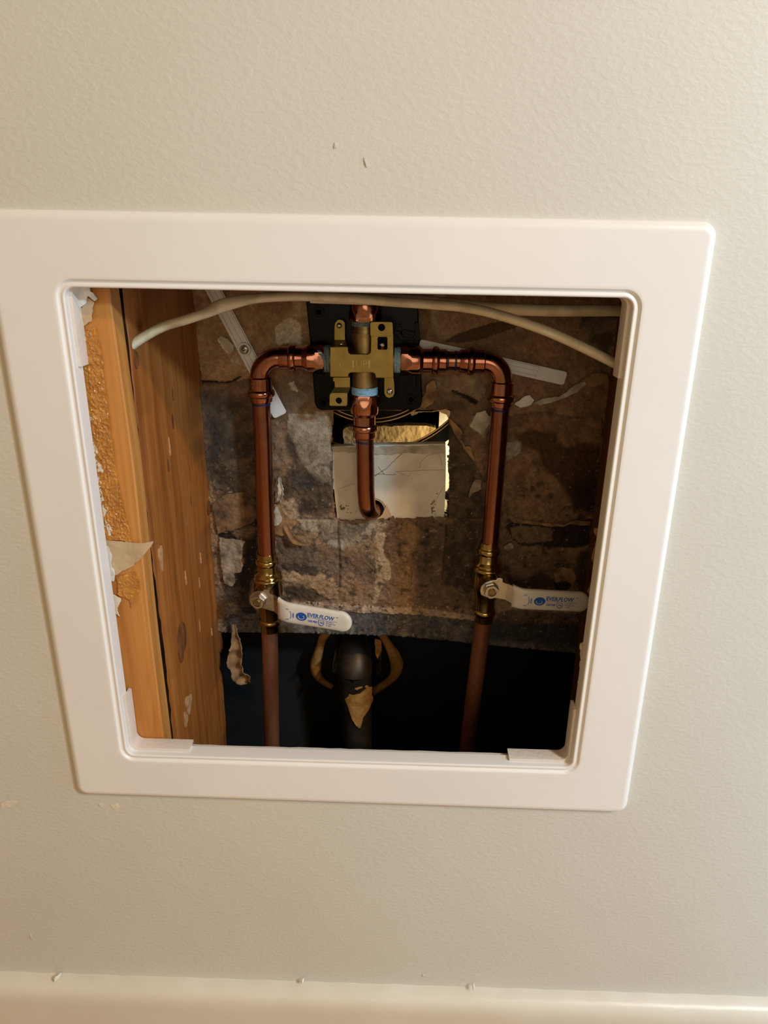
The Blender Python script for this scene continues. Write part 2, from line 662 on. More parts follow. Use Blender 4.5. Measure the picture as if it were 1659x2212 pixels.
lump('paint_chip', [(-6.0,252.8),(-3.9,252.3),(-4.5,249.5),(-6.6,249.0)], 0.9, 'wall', wf, 3, 0.3)
lump('paint_chip', [(10.3,245.0),(11.6,245.0),(13.5,239.9),(11.9,239.4)], 1.1, 'wall', wf, 4, 0.2)
lump('paint_chip', [(-277.0,-365.2),(-274.7,-366.2),(-275.0,-372.9),(-277.4,-373.0)], 0.7, 'wall', wf, 5, 0.2)
lump('paint_chip', [(64.3,-397.1),(66.7,-397.0),(66.8,-400.4),(64.4,-400.5)], 0.8, 'wall', wf, 6, 0.2)
for i, pts in enumerate([[(-262.8,-412.4),(-258.0,-407.6),(-253.0,-406.8),(-254.4,-410.8),(-259.0,-414.5)], [(-242.4,-425.2),(-240.6,-424.0),(-236.7,-431.9),(-238.6,-433.2)], [(-42.0,-403.7),(-38.8,-403.0),(-38.1,-408.1),(-41.3,-407.7)], [(107.4,-402.2),(110.2,-401.4),(110.4,-405.4),(108.0,-405.5)]]):
    lump('caulk_drip', pts, 0.9 + (9, 8, 6, 8)[i], 'base', wf, 40 + i, 0.2)
for i, pts in enumerate([[(-277.7,-224.7),(-274.2,-221.8),(-268.7,-220.2),(-263.5,-220.4),(-265.7,-224.2),(-269.1,-226.7),(-277.6,-228.4)],
                         [(-198.4,-220.1),(-195.9,-220.9),(-193.9,-223.2),(-195.7,-225.6),(-197.8,-224.3)],
                         [(-189.0,-219.3),(-186.2,-221.0),(-181.7,-219.9),(-181.8,-224.6),(-184.7,-227.0),(-186.7,-225.2)]]):
    hpatch('plaster_smudge', pts, 0.3, lambda X, Z: -0.12 - 0.35 * (fbm(X, Z, 2, 77, 3)), 'smudge', wf, 1.1, 0.2, 20 + i, 'white plaster smudge')

# baseboard, floor
sec = [(0.05, -411.2), (-3.5, -411.4), (-7.0, -412.3), (-10.2, -414.2), (-12.6, -417.0), (-14.2, -420.5), (-15.1, -425), (-15.4, -431), (-15.4, -480), (0.05, -480)]
bv, bf = [], []
NX = 260
for i in range(NX + 1):
    x = -1300 + 2600 * i / NX
    for k, (d, z) in enumerate(sec):
        wob = (0.5 * math.sin(i * 1.7) + rng.uniform(-0.5, 0.5)) if k in (0, 1, 2) else 0
        bv.append((x, d, z + (x - 20) * 0.006 * (z > -470) + wob * 0.6))
ns_ = len(sec)
for i in range(NX):
    for k in range(ns_):
        a, b = i * ns_ + k, i * ns_ + (k + 1) % ns_
        bf.append((a, b, b + ns_, a + ns_))
bf += [tuple(range(ns_)), tuple(NX * ns_ + k for k in range(ns_))]
bb = link('baseboard_front', pymesh('baseboard_front', bv, bf), 'base', None, 35)
tag(bb, 'painted baseboard along the bottom of the beige wall', None, None, 'structure')
fl = link('floor', boxmesh('floor', -1300, 1300, -1400, 12.8, -492, -480), 'floor', None, 0)
tag(fl, 'wooden floor below the baseboard', None, None, 'structure')

# added black box keeping stray room light out behind the wall cavity
rear = join('blackout_box', [boxmesh('a', -420, 420, 470, 480, -500, 440), boxmesh('b', -420, -410, 167, 470, -500, 440),
                          boxmesh('c', 410, 420, 167, 470, -500, 440), boxmesh('d', -420, 420, 13, 480, 430, 440),
                          boxmesh('e', -420, 420, 13, 480, -500, -481), boxmesh('f', -420, -410, 13, 167, -500, 440),
                          boxmesh('g', 410, 420, 13, 167, -500, 440)])
rw = link('blackout_box', rear, 'black_matt', None, 0)
tag(rw, 'added black box shutting light out behind the wall cavity', None, None, 'structure')

# back of the opposite wallboard: relief and stains traced layer by layer
D0 = 153.0
RES = 1.0
X, Z = np.meshgrid(np.arange(-165, 262, RES), np.arange(-192, 200, RES))
W1x = (fbm(X, Z, 9, 11, 5) - 0.5)
W1z = (fbm(X, Z, 9, 31, 5) - 0.5)
colr = np.zeros(X.shape + (3,))
base1, base2 = np.array(srgb('92704c')), np.array(srgb('6e5238'))
mixn = np.clip((fbm(X, Z, 26, 5, 5) - 0.35) * 3.2, 0, 1)[..., None]
colr[:] = base1 * (1 - mixn) + base2 * mixn
hgt = (fbm(X, Z, 14, 61, 5) - 0.5) * 1.6


def layer(pts, col, h=0.0, soft=0, rag=1.2, alpha=1.0, mottle=0.0, seed=1, col2=None):
    global colr, hgt
    M = inside(X + W1x * 6 * rag, Z + W1z * 6 * rag, pts).astype(float)
    M = blur(M, soft)
    a = M * alpha
    if mottle:
        a = a * np.clip(1 - mottle + mottle * 2.6 * (fbm(X, Z, 7, seed * 13 + 2, 5) - 0.25), 0, 1)
    c = np.array(srgb(col))
    if col2:
        k = np.clip((fbm(X, Z, 10, seed * 7 + 3, 5) - 0.36) * 3.6, 0, 1)[..., None]
        c = c * (1 - k) + np.array(srgb(col2)) * k
    colr = colr * (1 - a[..., None]) + c * a[..., None]
    if h:
        hgt = hgt + h * blur(M, 0) * (0.8 + 0.4 * fbm(X, Z, 8, seed + 40, 3))


# --- upper left sheet
layer([(-141.0,167.9),(-51.5,169.3),(-40.0,151.6),(-39.3,114.8),(-68.9,102.9),(-90.6,92.8),(-110.4,88.2),(-133.1,88.5),(-139.9,135.4)], 'a4825b', 1.2, 0, 0.5, 1, 0, 1, '937149')
layer([(-69.3,132.9),(-65.9,137.9),(-56.2,142.3),(-49.1,138.2),(-47.4,118.2),(-54.0,120.6),(-59.8,121.3),(-68.0,120.0),(-70.0,124.3)], 'cfc6ae', 0.5, 0, 0.5, 1, 0, 2, 'c4b99f')
layer([(-54.4,154.9),(-45.7,155.8),(-46.1,140.4),(-51.9,142.4),(-56.9,143.0),(-55.3,148.0)], 'b39d78', 0.3, 1, 0.7, 0.8)
layer([(-117.7,123.5),(-114.9,126.4),(-109.9,124.3),(-104.3,118.7),(-105.3,114.3),(-108.5,110.6),(-112.6,115.6)], 'c9c6bb', 1.6, 0, 0.5)
layer([(-105.5,109.9),(-101.2,108.5),(-99.9,104.1),(-103.0,101.9),(-107.3,106.2)], 'bdb7a8', 0.5, 1, 0.8, 0.7)
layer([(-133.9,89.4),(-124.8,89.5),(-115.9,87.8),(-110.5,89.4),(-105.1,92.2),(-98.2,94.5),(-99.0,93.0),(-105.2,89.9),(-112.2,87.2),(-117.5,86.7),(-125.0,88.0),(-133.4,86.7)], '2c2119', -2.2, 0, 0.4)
layer([(-133.4,86.4),(-116.0,85.9),(-105.2,89.9),(-93.1,91.6),(-93.8,78.8),(-105.9,78.6),(-114.7,83.0),(-130.0,81.1)], '80644a', 0.8, 0, 0.8, 1, 0, 3, '6c533c')
# --- mould under it, with a dark gap and a torn hole
layer([(-134.1,80.3),(-120.8,78.6),(-89.8,71.3),(-88.5,14.0),(-125.5,8.9),(-131.7,25.6)], '35302b', 0.4, 3, 1.5, 0.92, 0.35, 4)
layer([(-69.2,93.2),(-34.2,99.7),(-30.8,68.5),(-54.4,68.0),(-70.6,57.7)], '6f5c46', 0.3, 3, 1.2, 0.8, 0.3, 5, '574838')
layer([(-60.2,88.5),(-56.3,90.1),(-52.8,81.1),(-58.1,82.6)], 'aaa79c', 0.6, 0, 0.4)
layer([(-131.1,17.2),(-88.0,24.5),(-91.2,-42.9),(-108.5,-52.4),(-128.8,-52.9)], '6b5139', 0.9, 1, 1.0, 1, 0, 6, '453829')
layer([(-130.6,11.9),(-102.1,14.3),(-99.7,-5.5),(-103.5,-12.0),(-113.8,-9.5),(-129.1,-3.4)], '3a322a', 0, 5, 1.6, 0.8, 0.4, 7)
layer([(-129.7,-51.1),(-116.0,-46.0),(-107.9,-43.9),(-101.4,-39.0),(-92.3,-33.1),(-92.8,-52.1),(-104.1,-56.2),(-109.4,-55.4),(-129.0,-54.0)], '2b221b', -2.0, 0, 0.8)  # gap below the sheet, its shade painted in as dark colour
layer([(-117.0,-47.0),(-101.5,-40.9),(-92.7,-41.6),(-95.0,-52.2),(-104.1,-55.3),(-113.0,-54.5)], '6b4e35', 0.8, 1, 0.8)
layer([(-105.9,-56.3),(-93.2,-52.1),(-94.3,-75.5),(-98.9,-95.5),(-104.6,-115.9),(-122.4,-106.2),(-116.8,-89.0),(-107.3,-81.7)], '29211a', -2.2, 1, 0.9)  # torn hole, the shade inside it painted dark
layer([(-127.5,-100.3),(-118.5,-102.1),(-104.9,-105.7),(-96.7,-126.0),(-96.1,-151.2),(-127.1,-152.2),(-128.3,-127.0)], '463a30', 0.3, 1, 1.4, 1, 0, 8, '2a241f')
layer([(-127.7,-116.6),(-120.4,-118.5),(-113.4,-126.5),(-110.5,-141.1),(-119.9,-141.4),(-126.7,-131.1)], '7b746b', 0.4, 2, 1.4, 0.7, 0.5, 9)
# --- between the left pipe and the white board
layer([(-61.0,63.1),(-26.0,61.4),(-24.3,32.0),(-26.7,-1.1),(-37.2,-1.4),(-44.4,10.0),(-51.5,18.8),(-54.9,27.5),(-58.3,36.2),(-63.0,39.8)], 'a3927b', 0.9, 0, 0.7, 1, 0, 10, '8d7a62')
layer([(-74.5,55.6),(-62.5,54.6),(-64.9,37.3),(-58.6,27.5),(-51.5,18.8),(-60.3,9.7),(-72.8,5.5),(-76.4,8.0)], '977150', 0.5, 1, 0.7, 1, 0, 11, '86623f')
layer([(-65.4,41.0),(-60.3,48.5),(-58.3,37.5),(-54.8,31.3),(-51.5,20.1),(-56.5,16.1),(-61.0,26.2),(-65.1,31.1)], '3b3026', -1.2, 1, 0.8, 0.8)
layer([(-61.3,16.0),(-52.7,18.8),(-44.3,11.3),(-24.9,-1.1),(-25.0,-30.0),(-45.2,-29.2),(-55.3,-29.5),(-67.4,-17.8),(-69.5,-6.1)], '5d4937', 0.2, 2, 1.3, 1, 0, 12, '3d3129')
layer([(-59.3,3.3),(-51.8,7.3),(-43.3,2.3),(-44.7,-4.2),(-54.6,-7.0)], '4a4644', 0.2, 1, 0.7, 0.9)
layer([(-67.4,-17.8),(-58.6,-13.6),(-54.0,-30.8),(-25.2,-31.4),(-22.7,-32.7),(-53.0,-37.5),(-60.4,-33.6)], 'a78f70', 0.4, 1, 0.9, 0.9, 0.2, 13)
layer([(-75.7,-7.5),(-70.6,-2.2),(-67.3,-15.2),(-72.5,-20.6),(-60.4,-33.6),(-63.3,-45.9),(-76.0,-47.5),(-76.6,-28.7)], 'a6835f', 1.6, 0, 0.7, 1, 0, 14, '8d6c4c')
layer([(-54.1,-33.5),(-20.2,-32.6),(-20.5,-61.2),(-30.6,-57.3),(-35.6,-53.3),(-45.6,-46.8),(-56.8,-40.3)], 'a2917c', 0.6, 1, 1.0, 0.95, 0.2, 15, '7d6d5c')
layer([(-22.8,-36.7),(9.8,-33.2),(9.9,-45.3),(-2.7,-49.7),(-15.3,-54.2),(-21.7,-51.6)], '77705f', 0.2, 2, 1.0, 0.8, 0.4, 16, '59544d')
layer([(9.8,-33.2),(29.8,-33.4),(22.4,-39.6),(12.4,-45.3),(4.9,-50.9),(-2.7,-53.8),(-7.7,-51.2),(7.4,-42.7)], 'a28f77', 0.4, 1, 1.0, 0.85, 0.3, 17)
layer([(-28.0,-54.5),(-5.2,-52.5),(-2.7,-57.3),(-17.9,-61.1),(-28.1,-60.0)], '9c9182', 0.5, 1, 0.9, 0.9, 0.3, 18)
# --- scraped field under the board
layer([(-76.1,-50.3),(-62.2,-51.3),(-48.4,-57.8),(-35.9,-68.5),(-36.2,-88.3),(-51.8,-92.7),(-67.2,-87.7),(-76.1,-83.7)], '594738', 0.4, 1, 1.2, 1, 0, 19, '70594a')
layer([(-72.2,-74.5),(-49.5,-74.6),(-37.0,-80.8),(-37.7,-86.0),(-41.8,-89.8),(-52.5,-87.2),(-63.1,-82.3),(-72.5,-81.1)], '5b4538', 0.7, 0, 1.0, 1, 0, 20, '4a3a31')
layer([(-40.2,-76.5),(-19.5,-73.1),(-9.5,-81.6),(-17.6,-84.7),(-26.4,-89.4),(-34.4,-86.7)], '7e6a52', 0.2, 2, 1.4, 0.8, 0.4, 21)
layer([(-74.0,-85.5),(-64.5,-84.5),(-59.2,-85.9),(-52.6,-88.6),(-42.5,-90.2),(-36.4,-87.5),(-24.4,-90.8),(-20.4,-101.2),(-20.5,-112.5),(-31.4,-113.5),(-37.4,-108.4),(-40.1,-103.2),(-51.5,-99.0),(-59.5,-97.8),(-67.6,-95.8),(-72.9,-92.2)], 'a98860', 0.8, 0, 0.7, 1, 0, 22, '97754f')
layer([(-71.1,-99.6),(-59.7,-101.5),(-50.2,-102.0),(-39.4,-106.2),(-35.5,-112.9),(-45.1,-117.0),(-69.6,-114.7),(-72.1,-107.1)], '54402f', -0.4, 1, 1.0, 1, 0, 23, '46362a')
layer([(-18.3,-90.7),(-10.9,-84.5),(1.1,-90.1),(1.2,-111.8),(-9.6,-111.4),(-16.4,-116.2)], '9b7850', 0.2, 1, 1.1, 0.9, 0.2, 24, '85643f')
layer([(-6.9,-96.3),(1.1,-97.6),(1.1,-105.1),(-2.8,-105.2)], 'a3682f', 0, 2, 0.8, 0.8)
layer([(9.9,-45.3),(23.7,-44.3),(20.8,-58.7),(23.5,-69.7),(28.3,-90.8),(16.1,-91.1),(17.8,-72.7),(15.0,-53.4)], 'b09470', 0.7, 0, 0.7)
layer([(9.3,-46.0),(24.0,-46.9),(18.5,-56.8),(26.8,-74.1),(29.3,-89.3),(20.2,-97.3),(15.7,-115.6),(11.0,-115.8),(14.2,-82.0),(15.1,-59.4)], 'a88a64', 0.7, 0, 0.7)
layer([(50.7,-34.8),(74.2,-30.2),(77.9,-85.1),(76.1,-105.2),(59.9,-85.6),(51.8,-71.8)], '42362b', 0.2, 2, 1.4, 0.9, 0.4, 25, '5d4a38')
layer([(52.0,-78.8),(67.5,-82.6),(86.2,-99.1),(107.5,-110.1),(110.6,-118.7),(53.2,-119.0)], '6a523a', 0.3, 2, 1.3, 0.85, 0.3, 26, '57432f')
layer([(74.4,63.5),(87.3,52.9),(91.6,39.5),(99.6,24.7),(101.5,12.1),(107.0,2.0),(110.0,-26.7),(77.9,-28.8)], '574632', 0.5, 1, 1.2, 1, 0, 27, '3e3225')
layer([(76.2,-31.5),(108.9,-28.0),(106.8,-56.5),(106.3,-90.0),(101.9,-103.0),(76.9,-93.7)], '54422f', 0.2, 1, 1.4, 1, 0, 28, '3d3023')
# --- lower ridge and grey band
layer([(-78.0,-117.4),(-33.6,-117.1),(9.9,-118.8),(57.6,-119.3),(109.9,-126.6),(110.2,-131.5),(53.5,-126.3),(1.2,-125.9),(-38.1,-125.1),(-77.4,-123.3)], 'ab8f73', 2.0, 0, 0.4)
layer([(-123.9,-131.0),(-95.3,-130.7),(-38.1,-126.1),(53.5,-127.3),(110.2,-132.5),(210.0,-133.4),(218.8,-173.4),(98.7,-161.9),(27.8,-153.9),(-123.1,-154.5)], '47464a', 0.4, 0, 0.3, 1, 0, 29, '5f5b58')
for k in range(46):
    xx = 505 + k * 11 + random.uniform(-4, 4)
    zt = -136 + (k * 11 / 330.0) * -4
    xm = -119 + k * 4.7 + random.uniform(-2, 2)
    w_ = random.uniform(0.6, 2.2)
    layer([(xm - w_, zt), (xm + w_, zt), (xm + w_ * 0.8, zt - random.uniform(6, 16)), (xm - w_ * 0.8, zt - random.uniform(6, 16))],
          random.choice(['8b857c', '2c2b30', '6f6a66', '3a3940', '6b5040']), 0.1, 1, 0.5, 0.7)
layer([(122.9,-126.2),(207.6,-131.0),(213.6,-158.3),(124.7,-153.5)], '2d2c2d', 0, 2, 0.6, 0.85)
# --- right side
layer([(53.6,174.4),(212.9,169.9),(219.0,65.7),(216.3,25.1),(126.0,63.8),(108.6,90.9),(70.5,82.4),(53.5,123.9)], '8f6b45', 0.6, 0, 0.7, 1, 0, 30, '7d5b39')
layer([(59.4,164.0),(67.9,164.1),(68.4,125.1),(60.7,130.5),(55.2,142.5)], 'a08a6a', 0.3, 1, 0.6, 0.8)
layer([(69.7,125.1),(79.7,124.1),(92.1,126.1),(114.1,132.6),(126.1,137.7),(118.4,141.8),(103.7,140.7),(89.1,135.8),(76.9,129.5)], '5c4128', -0.8, 0, 0.5)
layer([(63.7,147.5),(105.5,150.5),(115.9,142.3),(89.1,135.8),(76.9,130.1),(68.4,125.7),(63.1,131.7)], '9c7b55', 0.5, 0, 0.5)
layer([(175.9,145.7),(186.5,149.5),(209.1,145.1),(209.7,130.6),(207.8,115.9),(198.1,103.2),(189.5,113.0),(181.6,127.7),(177.4,137.3)], '7e6d58', 1.4, 0, 1.0, 1, 0, 31, '57493a')
layer([(58.2,96.7),(98.6,101.3),(104.6,86.1),(100.2,74.4),(89.6,80.7),(79.1,85.6),(61.1,86.6)], '8d7557', 0.9, 0, 0.6, 1, 0, 32, '79624a')
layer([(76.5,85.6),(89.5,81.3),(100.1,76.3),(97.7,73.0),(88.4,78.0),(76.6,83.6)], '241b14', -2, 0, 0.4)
layer([(51.9,92.8),(60.7,98.1),(60.4,69.6),(52.7,69.5)], '5b4a39', 0, 2, 1.2)
layer([(54.7,86.4),(79.2,83.0),(92.5,74.2),(89.1,66.3),(73.4,68.6),(56.6,68.3)], '6d553d', 0.6, 1, 1.0, 1, 0, 33, '55422f')
layer([(91.9,55.4),(98.3,66.4),(105.2,68.9),(111.6,61.8),(109.8,53.3),(105.5,45.9),(98.1,50.7)], '9d9484', 1.6, 0, 0.8, 1, 0, 34, '7f7464')
layer([(123.2,64.5),(153.3,68.7),(165.3,65.4),(203.9,65.0),(215.2,-29.4),(203.8,-27.0),(189.3,-29.3),(182.3,-32.9),(168.7,-33.2),(153.8,-32.2),(136.3,-30.3),(130.4,-18.2),(127.2,-7.9),(126.2,22.8),(132.7,31.7),(139.1,41.7),(126.0,41.5)], '86623d', 1.8, 0, 0.6, 1, 0, 35, '73522f')
layer([(124.8,41.4),(139.0,43.0),(137.4,33.1),(126.0,25.3)], 'a09a8c', 0.8, 0, 0.8, 0.8)
layer([(129.1,47.7),(139.5,51.5),(150.0,53.0),(159.6,51.4),(166.6,52.1),(167.5,42.4),(177.4,38.9),(191.2,42.9),(204.3,41.9),(212.1,-18.9),(190.7,-19.4),(182.0,-6.5),(176.0,4.9),(169.1,13.7),(157.7,19.7),(154.2,32.2),(141.8,38.1)], '4c2f1a', 0, 1, 1.0, 0.92)
layer([(182.2,3.8),(192.2,11.7),(207.5,14.6),(212.1,-18.9),(190.7,-19.4)], '2b1b12', 0, 4, 1.0, 0.9)
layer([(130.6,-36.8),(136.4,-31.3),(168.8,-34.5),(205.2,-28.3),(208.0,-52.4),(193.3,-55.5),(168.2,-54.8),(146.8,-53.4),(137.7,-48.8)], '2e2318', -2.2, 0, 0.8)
layer([(134.4,-38.1),(145.3,-35.1),(170.3,-37.2),(174.0,-49.2),(159.2,-52.3),(144.1,-51.4),(137.6,-47.5)], '6f573b', 0.6, 0, 0.7)
layer([(130.3,-68.3),(140.0,-62.5),(159.7,-57.8),(177.5,-60.1),(188.5,-69.5),(184.0,-75.2),(166.7,-79.8),(153.4,-87.3),(141.0,-91.9),(134.2,-86.4)], '735635', 1.2, 0, 0.8, 1, 0, 36, '604628')
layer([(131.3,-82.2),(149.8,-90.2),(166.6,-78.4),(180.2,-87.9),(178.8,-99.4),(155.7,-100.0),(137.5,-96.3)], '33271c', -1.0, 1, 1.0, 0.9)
layer([(177.0,-81.0),(183.9,-73.8),(194.1,-74.9),(199.1,-86.0),(195.7,-90.3),(186.6,-87.8),(180.5,-90.8)], '85674a', 1.4, 0, 0.6)
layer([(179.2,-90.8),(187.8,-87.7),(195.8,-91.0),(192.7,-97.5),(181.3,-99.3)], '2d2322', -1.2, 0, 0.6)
layer([(195.3,-62.4),(206.9,-53.8),(211.6,-95.6),(204.5,-100.1),(198.6,-81.8)], '3a2c20', 0, 2, 1.0, 0.9)
layer([(126.4,-122.7),(144.4,-119.2),(170.5,-121.4),(209.4,-121.7),(209.1,-130.6),(171.5,-132.4),(132.4,-133.6)], '65503a', 0.9, 0, 0.9, 1, 0, 37, '52402d')
layer([(129.0,23.1),(126.0,63.8),(211.3,65.5),(215.3,33.3)], '8a653f', 0, 6, 1.2, 0.0)
# --- scattered mould and dust
sp = fbm(X, Z, 6, 201, 4)
lowz = np.clip((60 - Z) / 60, 0, 1)
md_ = np.clip((sp - 0.60) * 7, 0, 1) * 0.75 * lowz
colr = colr * (1 - md_[..., None]) + np.array(srgb('2e2721')) * md_[..., None]
sp2 = fbm(X, Z, 3.0, 301, 3)
du = np.clip((sp2 - 0.77) * 9, 0, 1) * 0.6 * lowz
colr = colr * (1 - du[..., None]) + np.array(srgb('b9a68c')) * du[..., None]
hgt = hgt + (fbm(X, Z, 2.6, 401, 3) - 0.5) * 1.1 * (0.35 + 0.65 * lowz)
fold = np.abs(fbm(X * 0.8 + Z * 0.6, Z * 0.8 - X * 0.3, 9, 431, 4) - 0.5)
hgt = hgt + 1.3 * np.clip(1 - fold * 14, 0, 1) * (0.25 + 0.75 * lowz)
crk = np.clip(1 - np.abs(fbm(X, Z, 13, 461, 5) - 0.5) * 40, 0, 1) * (0.3 + 0.7 * lowz) * np.clip((fbm(X, Z, 30, 471, 3) - 0.4) * 6, 0, 1)
colr = colr * (1 - 0.55 * crk[..., None])
lum = colr @ np.array([0.3, 0.5, 0.2])
colr = 0.68 * colr + 0.32 * lum[..., None] * np.array([1.06, 0.99, 0.9])
strk = fbm(X * 0.9 + Z * 0.5, (Z - X * 0.55) * 0.22, 2.2, 501, 3)
colr = 1.5 * colr * (0.80 + 0.40 * strk)[..., None]
# saw cuts beside and below the board
for pts in ([(-20.7,-34.8),(-18.2,-34.7),(-17.0,-101.2),(-19.1,-101.3)], [(77.4,-28.8),(79.0,-28.7),(76.6,-89.1),(75.4,-89.1)],
            [(-57.3,-31.3),(-23.2,-31.7),(-23.2,-33.5),(-57.3,-33.5)], [(79.0,-28.3),(110.2,-27.5),(110.3,-28.8),(79.0,-29.6)]):
    layer(pts, '2a2119', -0.9, 0, 0.15, 0.55)

OPEN = [(-22.2,65.1),(75.0,68.3),(79.4,-28.3),(-20.7,-33.9),(-23.0,-18.9),(-24.1,36.3)]
BOT = [(-122.9,-151.5),(-96.2,-150.2),(-38.5,-149.9),(32.2,-149.8),(98.4,-155.3),(147.0,-159.3),(213.4,-164.4)]
zb = np.interp(X, [-400] + [p[0] for p in BOT] + [400], [BOT[0][1]] + [p[1] for p in BOT] + [BOT[-1][1]])
keep = ~inside(X, Z, OPEN) & (Z > zb) & (X > -162)
vid = -np.ones(X.shape, int)
kc = keep[:-1, :-1] & keep[1:, :-1] & keep[:-1, 1:] & keep[1:, 1:]
need = np.zeros(X.shape, bool)
for di in (0, 1):
    for dj in (0, 1):
        need[di:di + kc.shape[0], dj:dj + kc.shape[1]] |= kc
vid[need] = np.arange(need.sum())
I, J = np.nonzero(kc)
quads = np.stack([vid[I, J], vid[I, J + 1], vid[I + 1, J + 1], vid[I + 1, J]], 1)
for j in range(X.shape[1]):                 # clean saw cut along the lower edge and the right side of the opening
    q = np.nonzero(need[:, j])[0]
    if len(q) and Z[q[0], j] - zb[0, j] < 3 * RES:
        Z[q[0], j] = zb[0, j]
ra, rb2 = OPEN[1], OPEN[2]
for i in range(X.shape[0]):
    z_ = Z[i, X.shape[1] // 2]
    if rb2[1] < z_ < ra[1]:
        xr = ra[0] + (rb2[0] - ra[0]) * (z_ - ra[1]) / (rb2[1] - ra[1])
        q = np.nonzero(need[i] & (X[i] > 40))[0]
        if len(q) and X[i, q[0]] - xr < 3 * RES:
            X[i, q[0]] = xr + 0.25 * math.sin(z_ * 1.3)
vco = np.stack([X[need], D0 - np.clip(hgt[need], -3, 5), Z[need]], 1) * U
me = bpy.data.meshes.new('wall_back')
me.from_pydata(vco.tolist(), [], quads.tolist())
ca = me.color_attributes.new('stain', 'FLOAT_COLOR', 'POINT')
cc = np.ones((need.sum(), 4), np.float32)
cc[:, :3] = np.clip(colr[need], 0, 1)
ca.data.foreach_set('color', cc.ravel())
wb = link('wall_back', me, 'wallback', None, 180)
sm = wb.modifiers.new('board_thickness', 'SOLIDIFY')
sm.thickness = 11 * U
sm.offset = -1
tag(wb, 'stained back of the opposite wallboard with torn brown paper and mould', None, None, 'structure')
# upper part of the same wallboard and its sides out of sight
ub = link('wallboard_strip', join('wallboard_strip', [boxmesh('a', -410, 410, 153, 166, 198, 430), boxmesh('b', -410, -163, 153, 166, -192, 198), boxmesh('c', 260, 410, 153, 166, -192, 198)]), 'old_paper', wb, 0)

# loose paper flaps on that wall
def flap(pts, d, amp, mat, seed, rag=0.6, tilt=(0, 0), label=None):
    cx = sum(p[0] for p in pts) / len(pts)
    cz = sum(p[1] for p in pts) / len(pts)
    f = lambda X, Z: d + amp * (fbm(X, Z, 9, seed, 3) - 0.5) * 2.6 + 0.5 * (fbm(X, Z, 2.2, seed + 5, 2) - 0.5) + tilt[0] * (X - cx) + tilt[1] * (Z - cz)
    return hpatch('paper_flap', pts, 0.5, f, mat, wb, rag, 0.45, seed, label)


flap([(-127.9,-52.3),(-115.5,-52.5),(-108.5,-53.7),(-103.2,-54.5),(-106.4,-64.2),(-107.8,-74.0),(-106.3,-78.9),(-107.5,-83.8),(-115.8,-87.0),(-114.5,-96.0),(-117.5,-100.1),(-126.4,-98.3),(-127.0,-79.4),(-127.9,-64.8)], 148.5, 1.8, 'grey_paper', 51, 0.7, (-0.06, 0.02))
flap([(-131.8,-19.5),(-120.0,-11.0),(-102.4,-7.8),(-90.8,-16.7),(-91.5,-31.5),(-100.5,-37.4),(-107.0,-42.3),(-115.0,-44.4),(-120.4,-45.0),(-125.9,-48.4),(-128.6,-49.5),(-130.1,-32.5)], 149.6, 1.2, 'mould_paper', 52, 0.5, (0, 0.05))
flap([(-75.6,-18.2),(-70.9,-19.9),(-67.6,-25.4),(-64.3,-30.9),(-54.8,-33.4),(-58.4,-38.2),(-64.0,-47.3),(-70.2,-48.0),(-76.8,-47.6)], 148.5, 1.4, 'old_paper', 53, 0.6, (0.03, 0.05))
flap([(-75.7,-20.0),(-71.8,-19.9),(-68.7,-31.0),(-69.7,-34.7),(-73.4,-38.6),(-76.4,-38.7)], 147.2, 1.0, 'pale_paper', 54, 0.5)
flap([(-116.7,124.0),(-113.9,126.9),(-108.9,124.9),(-103.4,119.2),(-104.4,114.9),(-107.5,111.2),(-111.6,116.2)], 149.6, 0.8, 'pale_paper', 55, 0.3)
flap([(128.0,74.5),(136.2,82.4),(141.3,83.1),(145.4,78.7),(143.2,74.8),(134.6,71.8)], 149, 1.0, 'gypsum', 56, 0.4)
flap([(143.1,76.7),(150.5,79.5),(161.6,82.6),(165.4,82.3),(177.0,92.1),(185.4,96.1),(187.0,93.0),(180.2,85.8),(165.8,78.9),(150.9,74.3)], 149.5, 0.8, 'pale_paper', 57, 0.4)
flap([(177.0,92.1),(191.0,102.5),(203.6,101.5),(205.6,95.2),(191.1,89.9),(181.4,86.5)], 150, 0.8, 'old_paper', 58, 0.5)
flap([(91.6,55.2),(97.9,67.3),(104.8,69.8),(111.1,62.8),(109.1,56.7),(103.8,48.2),(98.8,51.7)], 148.6, 1.3, 'pale_paper', 59, 0.5, (0, 0.05))
flap([(128.4,-14.2),(136.6,-25.8),(152.8,-28.7),(168.9,-30.3),(181.2,-30.6),(189.4,-26.5),(204.1,-27.0),(203.5,-32.1),(186.2,-30.9),(181.5,-32.9),(168.0,-33.8),(151.9,-32.3),(135.7,-30.6),(130.4,-24.6)], 148.6, 0.7, 'old_paper', 60, 0.4)
flap([(73.5,64.4),(78.4,60.9),(87.1,51.4),(86.3,44.1),(90.1,38.1),(89.1,35.6),(84.0,42.8),(78.9,50.0),(75.5,58.4)], 147.6, 1.4, 'old_paper', 61, 0.6)
flap([(87.8,36.8),(93.6,39.4),(99.1,27.1),(100.8,23.4),(96.8,25.8),(91.7,31.9)], 148.2, 1.2, 'old_paper', 62, 0.5)
flap([(176.1,-79.1),(183.0,-72.6),(193.1,-73.7),(198.0,-84.1),(194.7,-88.7),(190.6,-85.7),(185.3,-83.3),(179.6,-89.1)], 148.6, 1.0, 'old_paper', 63, 0.4)
flap([(98.9,9.5),(106.2,8.4),(105.5,0.8),(98.5,-4.6),(95.2,-9.8),(95.9,-2.0)], 148.6, 1.2, 'grey_paper', 64, 0.7)
